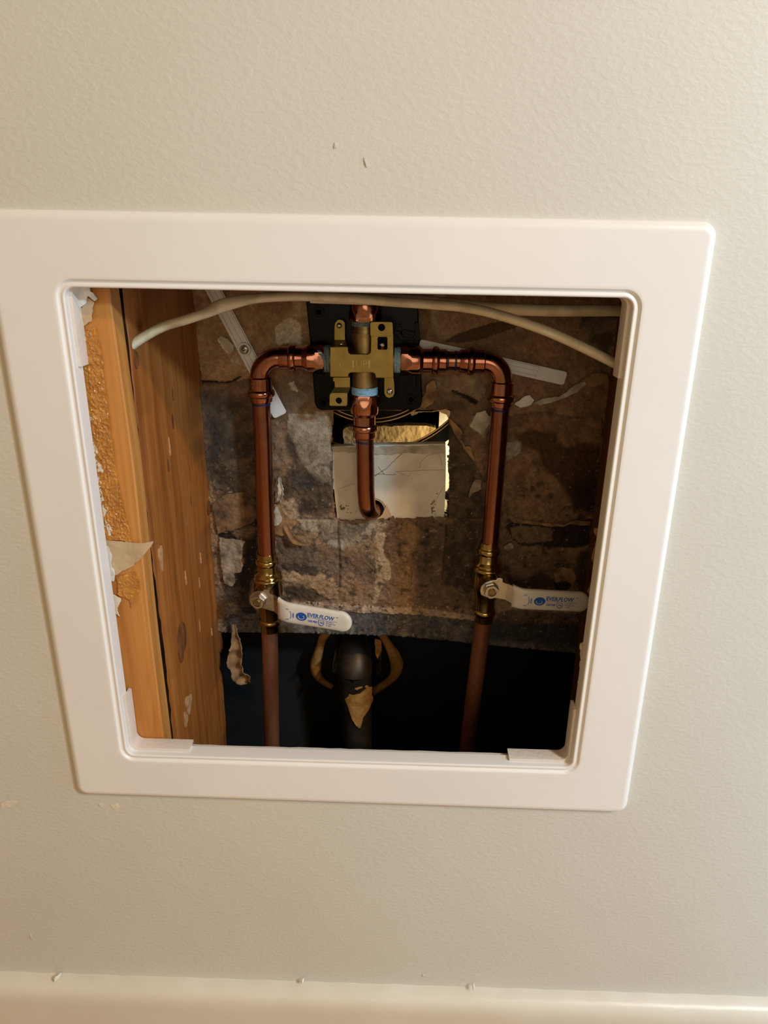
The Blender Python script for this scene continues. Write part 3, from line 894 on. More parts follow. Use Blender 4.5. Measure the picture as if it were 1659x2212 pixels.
flap([(128.8,-54.2),(136.0,-49.9),(138.8,-53.9),(134.1,-58.1),(129.0,-56.9)], 148.6, 1.0, 'grey_paper', 65, 0.7)
flap([(42.1,67.3),(58.5,68.2),(65.4,69.0),(73.0,70.3),(74.4,64.4),(65.5,67.8),(50.3,66.3),(43.4,63.2)], 149.2, 0.8, 'paper', 66, 0.4)
flap([(71.2,70.3),(76.0,69.2),(75.1,63.2),(73.3,63.2)], 147.6, 0.6, 'paper', 67, 0.3)
flap([(55.8,91.6),(61.6,94.8),(65.1,82.8),(61.0,73.5),(53.5,69.5),(50.4,70.2)], 148.6, 1.3, 'old_paper', 68, 0.8)
flap([(-100.9,-80.8),(-101.0,-83.3),(-104.5,-83.4)], 150, 0.3, 'old_paper', 69, 0.1)
ribbon('paper_flap', [(p[0], d, p[1]) for p, d in zip([(-67.5,-35.4),(-62.6,-44.6),(-58.3,-50.2),(-53.1,-52.9),(-48.4,-55.2)], (149, 147, 145, 144.5, 146))], [2.5, 3.0, 3.2, 2.6, 1.2], 'old_paper', wb, 0.5)
ribbon('paper_flap', [(p[0], d, p[1]) for p, d in zip([(-70.7,6.5),(-69.3,0.3),(-68.6,-6.0),(-71.0,-13.3),(-72.9,-17.9)], (150, 146, 144, 146, 150))], [1.0, 2.0, 2.4, 2.0, 1.2], 'pale_paper', wb, 0.9)
# loose plaster crumbs along the ledge
ledge = [(-58.9,-115.2),(-37.4,-116.5),(-7.2,-117.1),(23.0,-118.2),(53.1,-115.8),(78.9,-118.0),(102.6,-120.2)]
for k in range(34):
    q = ledge[k % 7]
    c0 = (q[0] + random.uniform(-12, 12), 149.2 + random.uniform(-0.6, 0.8), q[1] + random.uniform(-1.2, 2.2))
    r0 = random.uniform(0.5, 1.5)
    bm = bmesh.new()
    bmesh.ops.create_icosphere(bm, subdivisions=1, radius=r0 * U)
    for v_ in bm.verts:
        v_.co = v_.co * random.uniform(0.7, 1.3) + Vector(c0) * U
    me = bpy.data.meshes.new('plaster_crumb')
    bm.to_mesh(me)
    bm.free()
    link('plaster_crumb', me, random.choice(['pale_paper', 'old_paper', 'paper', 'grey_paper']), wb, 30)

# ================================================================ FRAMING
st = empty('wall_stud', (-158, 60, -480), 'orange pine stud at the left of the opening with an amber glue patch', 'stud')
# front block
def loft(name, secs, mat, par, smooth=35):
    vs, fs = [], []
    n = len(secs[0])
    for s_ in secs:
        vs += s_
    for i in range(len(secs) - 1):
        for k in range(n):
            a, b = i * n + k, i * n + (k + 1) % n
            fs.append((a, b, b + n, a + n))
    fs += [tuple(range(n)), tuple((len(secs) - 1) * n + k for k in range(n))]
    return link(name, pymesh(name, vs, fs), mat, par, smooth)


secs = []
for i in range(31):
    z = -480 + 900 * i / 30
    xe = -145.6 + 0.6 * math.sin(i * 0.8) - (z > 60) * (z - 60) * 0.014
    secs.append([(-196, 13.2, z), (xe - 1.2, 13.2, z), (xe - 0.2, 14.4, z), (xe + 0.3, 28.0, z), (-196, 28.0, z)])
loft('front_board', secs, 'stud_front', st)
seam = lambda z: 2.6 + 6.6 / (1 + math.exp((z + 55) / 22)) - 2.2 / (1 + math.exp((z + 150) / 14)) + 0.5 * math.sin(z * 0.11) + 0.4 * math.sin(z * 0.31)
secs = []
for i in range(101):
    z = -480 + 900 * i / 100
    w_ = 0.5 * math.sin(i * 0.5) + 0.3 * math.sin(i * 1.3)
    dent = 1.8 * math.exp(-((z + 75) / 22) ** 2)
    sw = seam(z)
    secs.append([(-196, 28.2 + sw, z), (-146.2, 28.2 + sw, z), (-145.5 + w_ * 0.3, 28.9 + sw, z), (-141.5 + w_ * 0.6, 62, z), (-138 + w_ * 0.4, 105, z), (-134.4 + w_ * 0.7, 150, z), (-136.0, 152.4, z), (-196, 152.4, z)])
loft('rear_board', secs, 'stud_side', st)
secs = []
for i in range(101):
    z = -480 + 900 * i / 100
    x_ = -146.3 - 0.5 * math.sin(z * 0.27) * math.sin(z * 0.05)
    secs.append([(-160, 28.1, z), (x_, 28.1, z), (x_ + 0.3 * math.sin(z * 0.5), 28.3 + seam(z), z), (-160, 28.3 + seam(z), z)])
o = loft('joint_seam', secs, 'joint', st)  # dark strip filling the joint between the two boards
o['label'] = 'dark bark seam'
g = random.Random(5)
worm = lambda X, Z: 12.5 - 0.95 * np.clip(1 - np.abs(fbm(X * 1.1, Z * 0.8, 2.4, 71, 3) - 0.5) * 6, 0, 1) - 0.3 * fbm(X, Z, 8, 72, 2)
hpatch('adhesive_patch', [(-173.6,143.1),(-159.3,148.5),(-156.6,132.4),(-157.1,108.6),(-156.9,90.3),(-156.6,71.4),(-156.6,55.2),(-155.4,38.7),(-153.4,21.8),(-151.8,1.7),(-166.8,2.0),(-171.7,1.9),(-172.7,58.1),(-172.7,105.3)], 0.45, worm, 'glue', st, 0.5, 0.8, 70, 'glossy rippled amber glue')
hpatch('adhesive_patch', [(-166.2,-26.7),(-151.6,-21.2),(-149.6,-34.3),(-153.4,-44.1),(-157.7,-52.6),(-160.2,-44.3),(-166.4,-40.0)], 0.6, worm, 'glue', st, 0.6, 0.8, 71, 'glossy rippled amber glue')
hpatch('torn_paper', [(-162.0,166.5),(-159.4,164.9),(-156.8,163.3),(-158.7,159.5),(-160.1,155.5),(-160.6,151.0),(-161.9,150.5),(-163.5,149.3),(-165.5,148.1),(-169.2,146.4),(-171.1,145.9),(-171.9,152.6),(-168.2,156.7),(-165.6,160.1)], 0.4, lambda X, Z: 11.6 - 0.7 * fbm(X, Z, 6, 81, 3), 'paper', st, 0.4, 0.5, 72, 'tan torn paper scrap')
hpatch('joint_compound', [(-169.9,171.4),(-166.9,173.1),(-158.6,173.2),(-158.4,169.6),(-156.7,168.7),(-154.4,165.0),(-156.4,163.3),(-159.7,165.0),(-160.9,166.3),(-162.5,161.9),(-166.0,159.2),(-166.3,157.5),(-167.7,154.4),(-170.1,152.7),(-170.7,160.8),(-170.7,165.8)], 0.4, lambda X, Z: 10.6 - 1.6 * fbm(X, Z, 5, 83, 3), 'gypsum', st, 0.4, 0.8, 73, 'chalk white plaster blob')
hpatch('torn_paper', [(-175.7,2.0),(-161.9,2.2),(-150.7,0.9),(-144.2,0.9),(-139.3,2.2),(-135.8,2.7),(-137.9,-1.7),(-140.8,-4.8),(-145.3,-9.8),(-149.1,-14.3),(-151.2,-14.8),(-151.9,-17.3),(-156.2,-19.4),(-160.5,-21.4),(-165.0,-24.6),(-168.4,-25.6),(-173.4,-12.3)], 0.4, lambda X, Z: 11.8 - 0.8 * fbm(X, Z, 8, 85, 3) - np.clip((X + 146) * 0.06, 0, 3), 'paper', st, 0.3, 0.5, 74, 'tan paper triangle')
hpatch('joint_compound', [(-175.9,-1.6),(-168.5,-1.4),(-166.5,-8.3),(-168.0,-17.3),(-166.2,-22.6),(-167.4,-29.4),(-170.2,-29.0),(-173.5,-15.6)], 0.4, lambda X, Z: 11.0 - 1.0 * fbm(X, Z, 4, 86, 3), 'gypsum', st, 0.5, 0.6, 75, 'chalk white plaster blob')
for i, pts in enumerate([[(-171.7,71.2),(-168.4,69.7),(-167.7,66.5),(-169.7,62.5),(-167.9,58.6),(-165.5,53.0),(-166.6,50.5),(-169.5,52.1),(-170.9,59.3)], [(-170.4,51.2),(-166.5,44.8),(-168.2,37.3),(-166.8,29.1),(-164.1,25.8),(-166.9,22.3),(-169.7,18.9),(-165.5,13.8),(-163.7,8.7),(-168.1,5.2),(-169.5,13.7),(-170.6,30.6)],
                         [(-170.9,90.4),(-165.0,90.1),(-166.2,87.4),(-170.5,87.4)], [(-170.2,-39.6),(-164.8,-43.1),(-166.3,-48.7),(-168.4,-52.5),(-167.4,-58.1),(-170.5,-56.3)], [(-171.8,70.7),(-167.5,69.9),(-168.6,68.1),(-171.4,67.2)]]):
    hpatch('plaster_smear', pts, 0.35, lambda X, Z: 12.1 - 0.5 * fbm(X, Z, 2, 87, 2), 'smudge', st, 0.9, 0.4, 90 + i, 'white plaster smear')


def on_side(px_list):                       # a point list (depth, z) on the sloping side face
    return [(float(np.interp(d, (30, 62, 105, 150, 160), (-145.4, -141.5, -138, -134.4, -133.6))) + 0.45, d, z) for d, z in px_list]


def sidepatch(name, c, rx, rz, mat, seed, label=None, h=0.5):
    d0, z0 = c
    vs, fs = [], []
    n = 16
    ring = []
    for k in range(n):
        a = 2 * math.pi * k / n
        q = 1 + 0.25 * math.sin(a * 3 + seed) * (mat != 'knot')
        ring.append((d0 + rx * math.cos(a) * q, z0 + rz * math.sin(a) * q))
    P = on_side(ring)
    for x, d, z in P:
        vs.append((x + 0.1, d, z))
    for x, d, z in P:
        vs.append((x - 2.0, d, z))
    x, d, z = on_side([(d0, z0)])[0]
    vs.append((x + 0.1 + h, d, z))
    for k in range(n):
        fs.append((k, (k + 1) % n, 2 * n))
        fs.append((k, k + n, (k + 1) % n + n, (k + 1) % n))
    o = link(name, pymesh(name, vs, fs), mat, st, 60)
    if label:
        o['label'] = label
    return o


sidepatch('wood_knot', (147.5, -23), 4.6, 7, 'knot', 1, 'dark oval knot')
sidepatch('wood_knot', (65, -106), 9, 14, 'knot', 2, 'dark split knot')
sidepatch('wood_knot', (60, -117), 5, 10, 'knot', 2)
sidepatch('wood_knot', (154, -164), 4.5, 10, 'dark_wood', 3)
sidepatch('wood_knot', (37, 124), 3.4, 6, 'knot', 5, 'dark chipped hole')
for d_, z_, w_, h_ in ((108, -1, 1.0, 6), (90, 90, 0.8, 5), (86, 70, 0.6, 6), (110, 20, 0.7, 7), (70, 40, 0.6, 5)):
    sidepatch('wood_crack', (d_, z_), w_, h_, 'knot', 4, None, 0.1)
sidepatch('plaster_smear', (43, -24), 3.0, 10, 'dust', 6, 'white plaster smear', 0.15)
sidepatch('plaster_smear', (66, -171), 6, 9, 'dust', 7, 'white plaster smear', 0.15)
sidepatch('plaster_smear', (58, -181), 3, 7, 'dust', 8, None, 0.15)
for d_, z_, w_, h_ in ((84, -62, 0.8, 6), (104, -118, 0.9, 6), (112, -80, 0.6, 5), (76, 52, 0.9, 7), (120, -60, 0.6, 5), (132, -140, 0.8, 4)):
    sidepatch('plaster_smear', (d_, z_), w_, h_, 'dust', 9, None, 0.08)

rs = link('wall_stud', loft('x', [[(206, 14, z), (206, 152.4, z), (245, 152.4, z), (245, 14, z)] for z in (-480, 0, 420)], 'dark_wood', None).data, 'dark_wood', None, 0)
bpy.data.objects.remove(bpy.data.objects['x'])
tag(rs, 'wooden stud with shadow painted into its dark brown at the right end of the cavity', 'stud')
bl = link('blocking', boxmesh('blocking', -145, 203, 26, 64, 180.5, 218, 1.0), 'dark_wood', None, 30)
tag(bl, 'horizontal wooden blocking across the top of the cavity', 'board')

# crumbled wallboard edge seen behind the right lip of the panel
for i, pts in enumerate([[(169.4,-72.6),(174.3,-70.5),(173.3,-76.4),(177.4,-75.3),(182.2,-117.7),(175.2,-118.0),(172.2,-113.9),(171.3,-105.7),(174.5,-99.5),(171.2,-92.5)], [(168.7,18.7),(173.4,19.7),(176.4,18.0),(175.8,-4.0),(175.0,-11.2),(173.2,-16.7),(170.5,-4.1),(170.8,3.9),(171.6,10.9)],
                         [(169.7,-29.7),(173.2,-16.7),(176.1,-20.3),(175.1,-33.2),(172.8,-35.2)]]):
    hpatch('wallboard_crumb', pts, 0.5, lambda X, Z: 14.4 - 1.2 * fbm(X, Z, 4, 95, 3), 'old_paper' if i != 0 else 'smudge', wf, 0.6, 2.0, 95 + i)

# ================================================================ ACCESS PANEL FRAME
ap = empty('access_panel_frame', (0, 0, -209), 'white plastic square access panel frame on the beige wall', 'panel frame')
prof = [('o', 0, 0.05), ('o', 0, -1.4), ('o', 0.35, -2.8), ('o', 1.3, -4.2), ('o', 2.6, -5.2), ('o', 4.0, -5.8), ('o', 5.0, -6.0), ('o', 6.0, -6.0),
        ('i', -2.0, -6.0), ('i', -0.4, -6.0), ('i', 0.1, -5.8), ('i', 0.6, -4.9), ('i', 1.1, -4.3), ('i', 1.7, -4.1), ('i', 2.4, -4.4), ('i', 3.1, -4.9), ('i', 3.7, -5.1), ('i', 4.3, -4.9), ('i', 4.7, -4.4),
        ('i', 4.85, -3.6), ('i', 4.9, 7.2), ('i', 4.2, 7.4), ('i', 3.0, 7.2), ('i', 2.7, 0.05)]
loops = [[(x, d, z) for x, z in rrect(OUT if w == 'o' else INN, ins, 9.0 if w == 'o' else 11.0)] for w, ins, d in prof]
n = len(loops[0])
vs = [p for lp in loops for p in lp]
fs = []
for i in range(len(loops)):
    i2 = (i + 1) % len(loops)
    for k in range(n):
        fs.append((i * n + k, i * n + (k + 1) % n, i2 * n + (k + 1) % n, i2 * n + k))
link('flange', pymesh('flange', vs, fs), 'plastic', ap, 50)
sg = [(1, -1), (-1, -1), (-1, 1), (1, 1)]
for i in range(4):
    (x, z), (sx, sz) = INN[i], sg[i]
    x, z = x + sx * 4.88, z + sz * 4.88
    L1, L2, t, r = 48, 46, 2.2, 6
    if i < 2:
        L2, t = 8, 2.0
        r = 5
    tz = t if i > 1 else 0.2
    o_ = [(x, z + sz * L1), (x + sx * t, z + sz * L1), ]
    for k in range(9):
        a = math.pi / 2 * k / 8
        o_.append((x + sx * (t + r - r * math.cos(a)), z + sz * (tz + r - r * math.sin(a))))
    o_ += [(x + sx * max(L2, t + r + 0.5), z + sz * tz), (x + sx * max(L2, t + r + 0.5), z)]
    for k in range(7):
        a = math.pi / 2 * k / 6
        o_.append((x + sx * (4 - 4 * math.sin(a)), z + sz * (4 - 4 * math.cos(a))))
    poly('corner_gusset', [o_], 0.5, 12.4, 'gusset', ap, 0.3)
lump('scuff_mark', [(198.5,-91.6),(199.5,-88.9),(200.9,-91.9)], 6.25, 'fleck', ap, 7, 0.1, 'white nick on the right rail')

# ================================================================ WATER PIPES
DP = 136.0
VC = (4.5, DP, 111.0)
PR = 7.5

def pipe(name, path, label, mat='copper_pipe', cat='pipe', r=PR, marks=()):
    e = link(name, tubemesh(name, path, r, 32), mat, None, 50)
    tag(e, label, cat)
    for (o_, ax) in marks:
        lathe('marker_line', [(-0.9, r), (-0.9, r + 0.12), (0.9, r + 0.12), (0.9, r)], o_, ax, 'marker', e, 32)
    return e


XL, XR = -80.5, 115.6
pipe('copper_pipe', [(XL - 0.2, DP, 84), (XL - 0.2, DP, 40), (XL - 0.8, DP, 0), (XL - 1.4, DP, -63)], 'left vertical copper pipe between its elbow and the left valve', marks=[((XL - 0.2, DP, 74.3), (0, 0, 1))])
pipe('copper_pipe', [(XR, DP, 84), (XR, DP, 20), (XR - 0.5, DP, -48)], 'right vertical copper pipe between its elbow and the right valve', marks=[((XR, DP, 73.6), (0, 0, 1))])
pipe('copper_pipe', [(55, DP, 112.4), (90, DP, 112.1)], 'short horizontal copper pipe joining two press fittings right of valve', marks=[((77.2, DP, 112.2), (1, 0, 0)), ((70.8, DP, 112.2), (1, 0, 0))])
R_ = 14
tailp = [(4.4, DP, 58), (5.0, DP, 40), (5.8, DP, 2), (6.6, DP, -9)]
for k in range(1, 13):
    a = math.radians(78 * k / 12)
    tailp.append((6.6 + 4.0 * (k / 12) ** 1.5, DP + R_ * (1 - math.cos(a)), -9 - R_ * math.sin(a)))
tailp.append((12.0, 172, tailp[-1][2] - 4))
pipe('copper_pipe', tailp, 'copper spout pipe below the valve bending back into the white board', marks=[((4.6, DP, 44.3), (0, 0, 1))])
pipe('copper_pipe', [(4.6, DP, 158), (4.6, DP, 300), (4.6, DP, 420)], 'copper riser pipe going up behind the cream cable', marks=())
pipe('copper_pipe', [(-82.6, DP, -130), (-83.4, DP, -170), (-85.5, DP, -250), (-91, DP, -470)], 'lower left dull copper supply pipe below the left valve', 'copper_old')
pipe('copper_pipe', [(115, DP, -112), (112.5, DP, -150), (107.5, DP, -250), (97, DP, -470)], 'lower right copper supply pipe in the dark below the right valve', 'copper_old')


def socket(z0, z1, zb, r=9.4):
    """press socket profile: from the fitting body (z0) past the O-ring bead (zb) to the open end (z1)"""
    s_ = 1 if z1 > z0 else -1
    L = [(z0, 8.3), (z0 + s_ * 1.0, r)]
    bb_ = bead(zb, r, 3.0, 1.9, 8)
    L += bb_ if s_ > 0 else bb_[::-1]
    L += [(z1 - s_ * 0.6, r - 0.3), (z1, r - 0.7), (z1, 7.4)]
    return L


def elbow(label, xv, zc, side, hx0, extra):
    """side +1: horizontal leg points to +x"""
    e = empty('press_elbow', (xv, DP, zc), label, 'pipe fitting')
    r = 16.0
    c = (xv + side * r, DP, zc - r)
    pts = []
    for k in range(17):
        a = math.radians(180 - 90 * k / 16) if side > 0 else math.radians(90 * k / 16)
        pts.append((c[0] + r * math.cos(a), DP, c[2] + r * math.sin(a)))
    if side > 0:
        path = [(xv, DP, zc - r - 4)] + pts + [(xv + side * (r + 6), DP, zc)]
    else:
        path = [(xv, DP, zc - r - 4)] + pts + [(xv - (r + 6), DP, zc)]
    link('bend', tubemesh('bend', path, 8.3, 32), 'copper', e, 60)
    lathe('press_socket', [(p[0] - (zc - r), p[1]) for p in socket(zc - r + 0.5, 76.0, 83.0)], (xv, DP, zc - r), (0, 0, 1), 'copper', e)
    return e


eL = elbow('left copper elbow turning down beside the white anchor strap', XL, 112.0, 1, 0, 0)
eR = elbow('right copper elbow turning down past the second white strap', XR, 112.0, -1, 0, 0)
lathe('press_socket', [(XR - p[0], p[1]) for p in [(q[0], q[1]) for q in socket(100.5, 80.4, 89.5)]], (XR, DP, 112), (-1, 0, 0), 'copper', eR)

# cast marks on the elbows
def marks_on(e, x, z, rows, n):
    ms = []
    for k in range(n):
        a = random.uniform(-0.75, 0.35)
        zz = z + random.choice(rows) + random.uniform(-0.4, 0.4)
        px_, d_ = x + math.sin(a) * 9.35, DP - math.cos(a) * 9.35
        ms.append(boxmesh('q', px_ - 0.16, px_ + 0.16, d_ - 0.12, d_ + 0.4, zz - random.uniform(0.2, 0.8), zz + random.uniform(0.2, 0.8)))
    link('cast_marks', join('cast_marks', ms), 'copper', e, 0)


marks_on(eL, XL, 90.5, (-1.4, 1.4), 22)
marks_on(eR, XR, 90.5, (0, 0.2), 16)


def adapter(label, origin, axis, prof, seals, hexflat=True):
    e = empty('threaded_adapter', origin, label, 'pipe fitting')
    lathe('body', prof, origin, axis, 'copper', e, 72, 18)
    for nm, p, mt in seals:
        lathe(nm, p, origin, axis, mt, e, 40, 40)
    return e


def seal(t0, t1, r):
    L = []
    k = int(abs(t1 - t0) / 0.7)
    for i in range(k + 1):
        L.append((t0 + (t1 - t0) * i / k, r + 0.45 * (i % 2) + random.uniform(-0.15, 0.15)))
    return [(t0, 6)] + L + [(t1, 6)]


adpt = [(0.0, 8), (0.0, 11.6, 10.9), (0.8, 12.8, 11.0), (3.0, 12.8, 11.0), (6.0, 12.6, 11.2), (8.2, 12.0, 11.75), (9.2, 11.9), (13.5, 11.9), (15.5, 11.4), (17.0, 10.2), (18.2, 9.4), (22.5, 9.3)] + bead(28.0, 9.4, 2.9, 2.0, 8) + [(31.5, 9.3), (36.0, 9.2), (36.6, 8.8), (36.6, 7.4)]
adapter('right copper adapter with blue sealant beside the brass bracket', (33.2, DP, 112.0), (1, 0, 0), adpt, [('thread_sealant', seal(-5.0, 0.4, 10.0), 'sealant')])
adL = [(0.0, 8), (0.0, 11.6, 10.7), (0.8, 12.6, 10.8), (4.0, 12.6, 10.9), (7.0, 12.2, 11.2), (8.8, 11.7), (13.5, 11.6), (16.0, 10.4), (18.0, 9.3), (21.5, 9.2)] + bead(26.3, 9.3, 2.9, 2.0, 8) + [(30, 9.2), (36.0, 9.1), (36.6, 8.9), (36.6, 7.4)]
adapter('left copper adapter smeared with grey sealant beside the brass bracket', (-27.5, DP, 112.0), (-1, 0, 0), adL, [('thread_sealant', seal(-4.6, 0.6, 10.6), 'grey_seal')])
adapter('bottom copper adapter with blue sealant below the brass valve body', (4.4, DP, 84.0), (0, 0, -1), adpt, [('thread_sealant', seal(-6.0, 0.8, 10.4), 'sealant')])
adapter('top copper adapter with grey sealant under the cream cable', (4.5, DP, 142.0), (0, 0, 1), adpt, [('thread_sealant', seal(-3.6, 0.4, 10.2), 'grey_seal')])
# smears of sealant over the left adapter
hpatch('sealant_smear', [(-33.1,119.7),(-30.3,120.3),(-27.9,117.3),(-26.4,118.0),(-25.8,111.9),(-26.0,103.9),(-27.8,102.6),(-27.4,107.6),(-27.1,110.6),(-29.2,114.9),(-31.6,116.7)], 0.35, lambda X, Z: DP - np.sqrt(np.clip(12.3 ** 2 - (Z - 112) ** 2, 0, 200)) - 0.05, 'grey_seal', [o for o in bpy.data.objects if o.name == 'threaded_adapter.001'][0], 0.5, 0.3, 33)

# ---------------------------------------------------------------- mixing valve
mv = empty('mixing_valve', (4.5, 150, 111), 'brass shower mixing valve with yellow bracket on a black plate', 'valve')
lathe('valve_body', [(-27, 7), (-27, 9.6), (-21, 9.8), (-21, 10.6), (21, 10.6), (21, 9.9), (24, 9.6), (24, 9.0), (31, 8.9), (31, 7)], (4.6, DP, 112), (0, 0, 1), 'brass_dull', mv, 48)
lathe('side_port', [(-31, 7), (-31, 9.8), (-12, 10.2), (12, 10.2), (31, 9.8), (31, 7)], (4.6, DP, 112), (1, 0, 0), 'brass_dull', mv, 40)
# black plate
pl_out = [(-43.8,159.0),(45.6,160.5),(48.8,116.9),(52.4,75.8),(50.6,71.0),(46.0,68.6),(-32.7,67.0),(-36.2,68.5),(-38.1,72.4),(-41.2,126.5)]
hol = lambda p, r: [(p[0] + r * math.cos(a * math.pi / 9), p[1] + r * math.sin(a * math.pi / 9)) for a in range(18)]
c1, c2, c3 = [(-30.6,73.4),(42.6,77.5),(-33.4,146.8)]
bpm = poly('back_plate', [pl_out[::-1]], 149, 151.6, 'black', mv, 1.0)
for c_ in (c1, c2, c3):
    lathe('screw_boss', [(0, 2.2), (0, 4.6), (1.6, 4.4), (1.6, 3.6), (0.9, 3.3), (0.9, 2.2), (-1.0, 2.0)], (c_[0], 149.0, c_[1]), (0, -1, 0), 'black', bpm, 24)
cl = [(17.8,89.3),(17.9,83.4),(19.9,79.6),(24.5,77.7),(29.0,79.7),(32.2,83.7),(31.9,95.4),(30.6,95.4),(30.9,83.7),(28.3,80.7),(24.4,79.0),(20.8,80.6),(19.0,83.5),(19.0,89.3)]
poly('raised_rim', [cl], 146.5, 149.5, 'black', bpm, 0.3)
poly('raised_rim', [[(31.6,132.6),(35.2,134.8),(44.0,132.8),(47.5,115.5),(48.3,88.9),(46.5,88.8),(45.3,115.5),(42.7,129.9),(36.0,131.9),(33.1,129.7)]], 146.5, 149.5, 'black', bpm, 0.3)
poly('raised_rim', [[(27.2,139.2),(32.9,138.7),(32.9,136.8),(28.5,136.2),(28.6,133.7),(34.3,133.2),(34.4,128.9),(44.5,127.8),(44.1,140.7),(46.6,140.7),(48.9,126.6),(31.2,126.3),(30.5,130.0),(27.4,131.2)]], 146.5, 149.5, 'black', bpm, 0.3)
# yellow bracket
def circ(p, r, n_=20):
    return [(p[0] + r * math.cos(a * 2 * math.pi / n_), p[1] + r * math.sin(a * 2 * math.pi / n_)) for a in range(n_)]


DB = 121.5
mainp = [(-21.9,123.3),(-8.8,123.6),(-7.9,122.7),(-7.8,120.5),(-7.2,118.9),(-5.6,118.0),(7.9,118.2),(9.3,119.1),(9.9,120.8),(9.9,132.3),(27.3,132.7),(28.1,101.1),(27.6,100.1),(14.0,99.9),(13.6,102.0),(12.9,103.3),(11.2,104.1),(-5.6,103.7),(-7.1,103.0),(-7.6,101.5),(-7.9,100.2),(-21.7,100.0),(-22.2,100.7)]
slot = [(15.9,131.5),(21.7,131.6),(22.6,130.8),(22.7,123.0),(22.0,122.1),(16.1,122.0),(15.3,122.8),(15.2,130.7)]
tab1 = [(9.9,132.0),(9.3,133.3),(9.1,141.8),(9.5,142.6),(10.5,143.1),(25.1,143.3),(26.2,142.9),(26.7,142.1),(27.2,133.6),(27.4,132.3)]
h1 = circ([(18.1,138.9)][0], 2.55)
slab = 1.6
br = [polymesh('m', [mainp, slot], DB, DB + slab, 0.35), polymesh('m', [tab1, h1], DB - 0.6, DB + slab - 0.6, 0.35)]
# returns running back to the plate
xz = lambda s: s


def strip(p0, p1, d0, d1, w, thick=1.6):
    """folded tab between two points (x, z) at depths d0, d1, of width w along x"""
    (xa, za), (xb, zb_) = p0, p1
    vv = [(xa - w / 2, d0, za), (xa + w / 2, d0, za), (xb + w / 2, d1, zb_), (xb - w / 2, d1, zb_)]
    dd, dz_ = d1 - d0, zb_ - za
    L_ = math.hypot(dd, dz_) or 1
    nx = (0, -dz_ / L_ * thick, dd / L_ * thick)
    vv += [(x, d + nx[1], z + nx[2]) for x, d, z in vv]
    return pymesh('s', vv, [(0, 1, 2, 3), (7, 6, 5, 4), (0, 4, 5, 1), (1, 5, 6, 2), (2, 6, 7, 3), (3, 7, 4, 0)])


mx = lambda D_, a: a
f1 = [(-24.2, 133.4), (-8.9, 133.4)]
tl = [(-20.4,126.2),(-20.1,137.2),(-19.4,139.9),(-17.5,142.1),(-15.7,142.5),(-13.2,141.8),(-11.6,139.8),(-11.5,126.3)]
br.append(polymesh('m', [tl], 140, 141.5, 0.3))
tlx = (tl[0][0] + tl[-1][0]) / 2
mtop = max(p[1] for p in mainp[:2])
mxl = (mainp[0][0] + mainp[2][0]) / 2
br.append(pymesh('s', [(mainp[0][0], DB + 0.2, mtop - 0.4), (mainp[2][0], DB + 0.2, mtop - 0.4), (tl[-1][0], 141.2, tl[-1][1] + 0.3), (tl[0][0], 141.2, tl[0][1] + 0.3),
                       (mainp[0][0], DB + 0.2, mtop - 1.9), (mainp[2][0], DB + 0.2, mtop - 1.9), (tl[-1][0], 141.2, tl[-1][1] - 1.2), (tl[0][0], 141.2, tl[0][1] - 1.2)],
                [(0, 1, 2, 3), (7, 6, 5, 4), (0, 4, 5, 1), (1, 5, 6, 2), (2, 6, 7, 3), (3, 7, 4, 0)]))
r1 = [(-20.3,99.0),(-6.7,99.2),(-6.6,91.1),(-19.1,90.9),(-19.1,95.5),(-20.3,95.7)]
br.append(polymesh('m', [r1], 125.5, 127, 0.3))
ft = [(-22.8,85.6),(-21.4,87.2),(-8.5,87.4),(-8.5,78.2),(-9.4,76.8),(-22.3,76.6),(-23.1,77.4)]
h2 = circ([(-15.5,81.1)][0], 2.45)
br.append(polymesh('m', [ft, h2], 121.5, 123, 0.35))
A_, B_ = r1[3], r1[2]
C_, D_ = ft[1], ft[2]
ra = [(-19.1,90.9),(-6.6,91.1)]
rb = [(-22.9,85.9),(-8.3,87.2)]
br.append(pymesh('s', [(ra[0][0], 125.8, ra[0][1]), (ra[1][0], 125.8, ra[1][1]), (rb[1][0], 122.0, rb[1][1]), (rb[0][0], 122.0, rb[0][1]),
                       (ra[0][0], 127.2, ra[0][1] - 0.4), (ra[1][0], 127.2, ra[1][1] - 0.4), (rb[1][0], 123.2, rb[1][1] - 0.5), (rb[0][0], 123.2, rb[0][1] - 0.5)],
                [(0, 1, 2, 3), (7, 6, 5, 4), (0, 4, 5, 1), (1, 5, 6, 2), (2, 6, 7, 3), (3, 7, 4, 0)]))
ma, mb = (mainp[-2][0], DB + 0.3, mainp[-2][1] + 0.4), (mainp[-3][0], DB + 0.3, mainp[-3][1] + 0.4)
r1t = [(-20.3,99.1),(-6.7,99.4)]
br.append(pymesh('s', [ma, mb, (r1t[1][0], 126, r1t[1][1]), (r1t[0][0], 126, r1t[0][1]), (ma[0], ma[1] + 1, ma[2] + 1.2), (mb[0], mb[1] + 1, mb[2] + 1.2), (r1t[1][0], 127, r1t[1][1] + 1), (r1t[0][0], 127, r1t[0][1] + 1)],
                [(0, 1, 2, 3), (7, 6, 5, 4), (0, 4, 5, 1), (1, 5, 6, 2), (2, 6, 7, 3), (3, 7, 4, 0)]))
brr = [(20.2,97.8),(27.8,98.0),(28.7,91.6),(28.9,84.6),(27.8,81.9),(24.7,80.6),(21.7,81.7),(20.4,84.4)]
br.append(polymesh('m', [brr], 138, 139.5, 0.3))
mrx = [p for p in mainp if p[0] > 15]
ma2 = [(19.7,100.2),(27.6,100.3)]
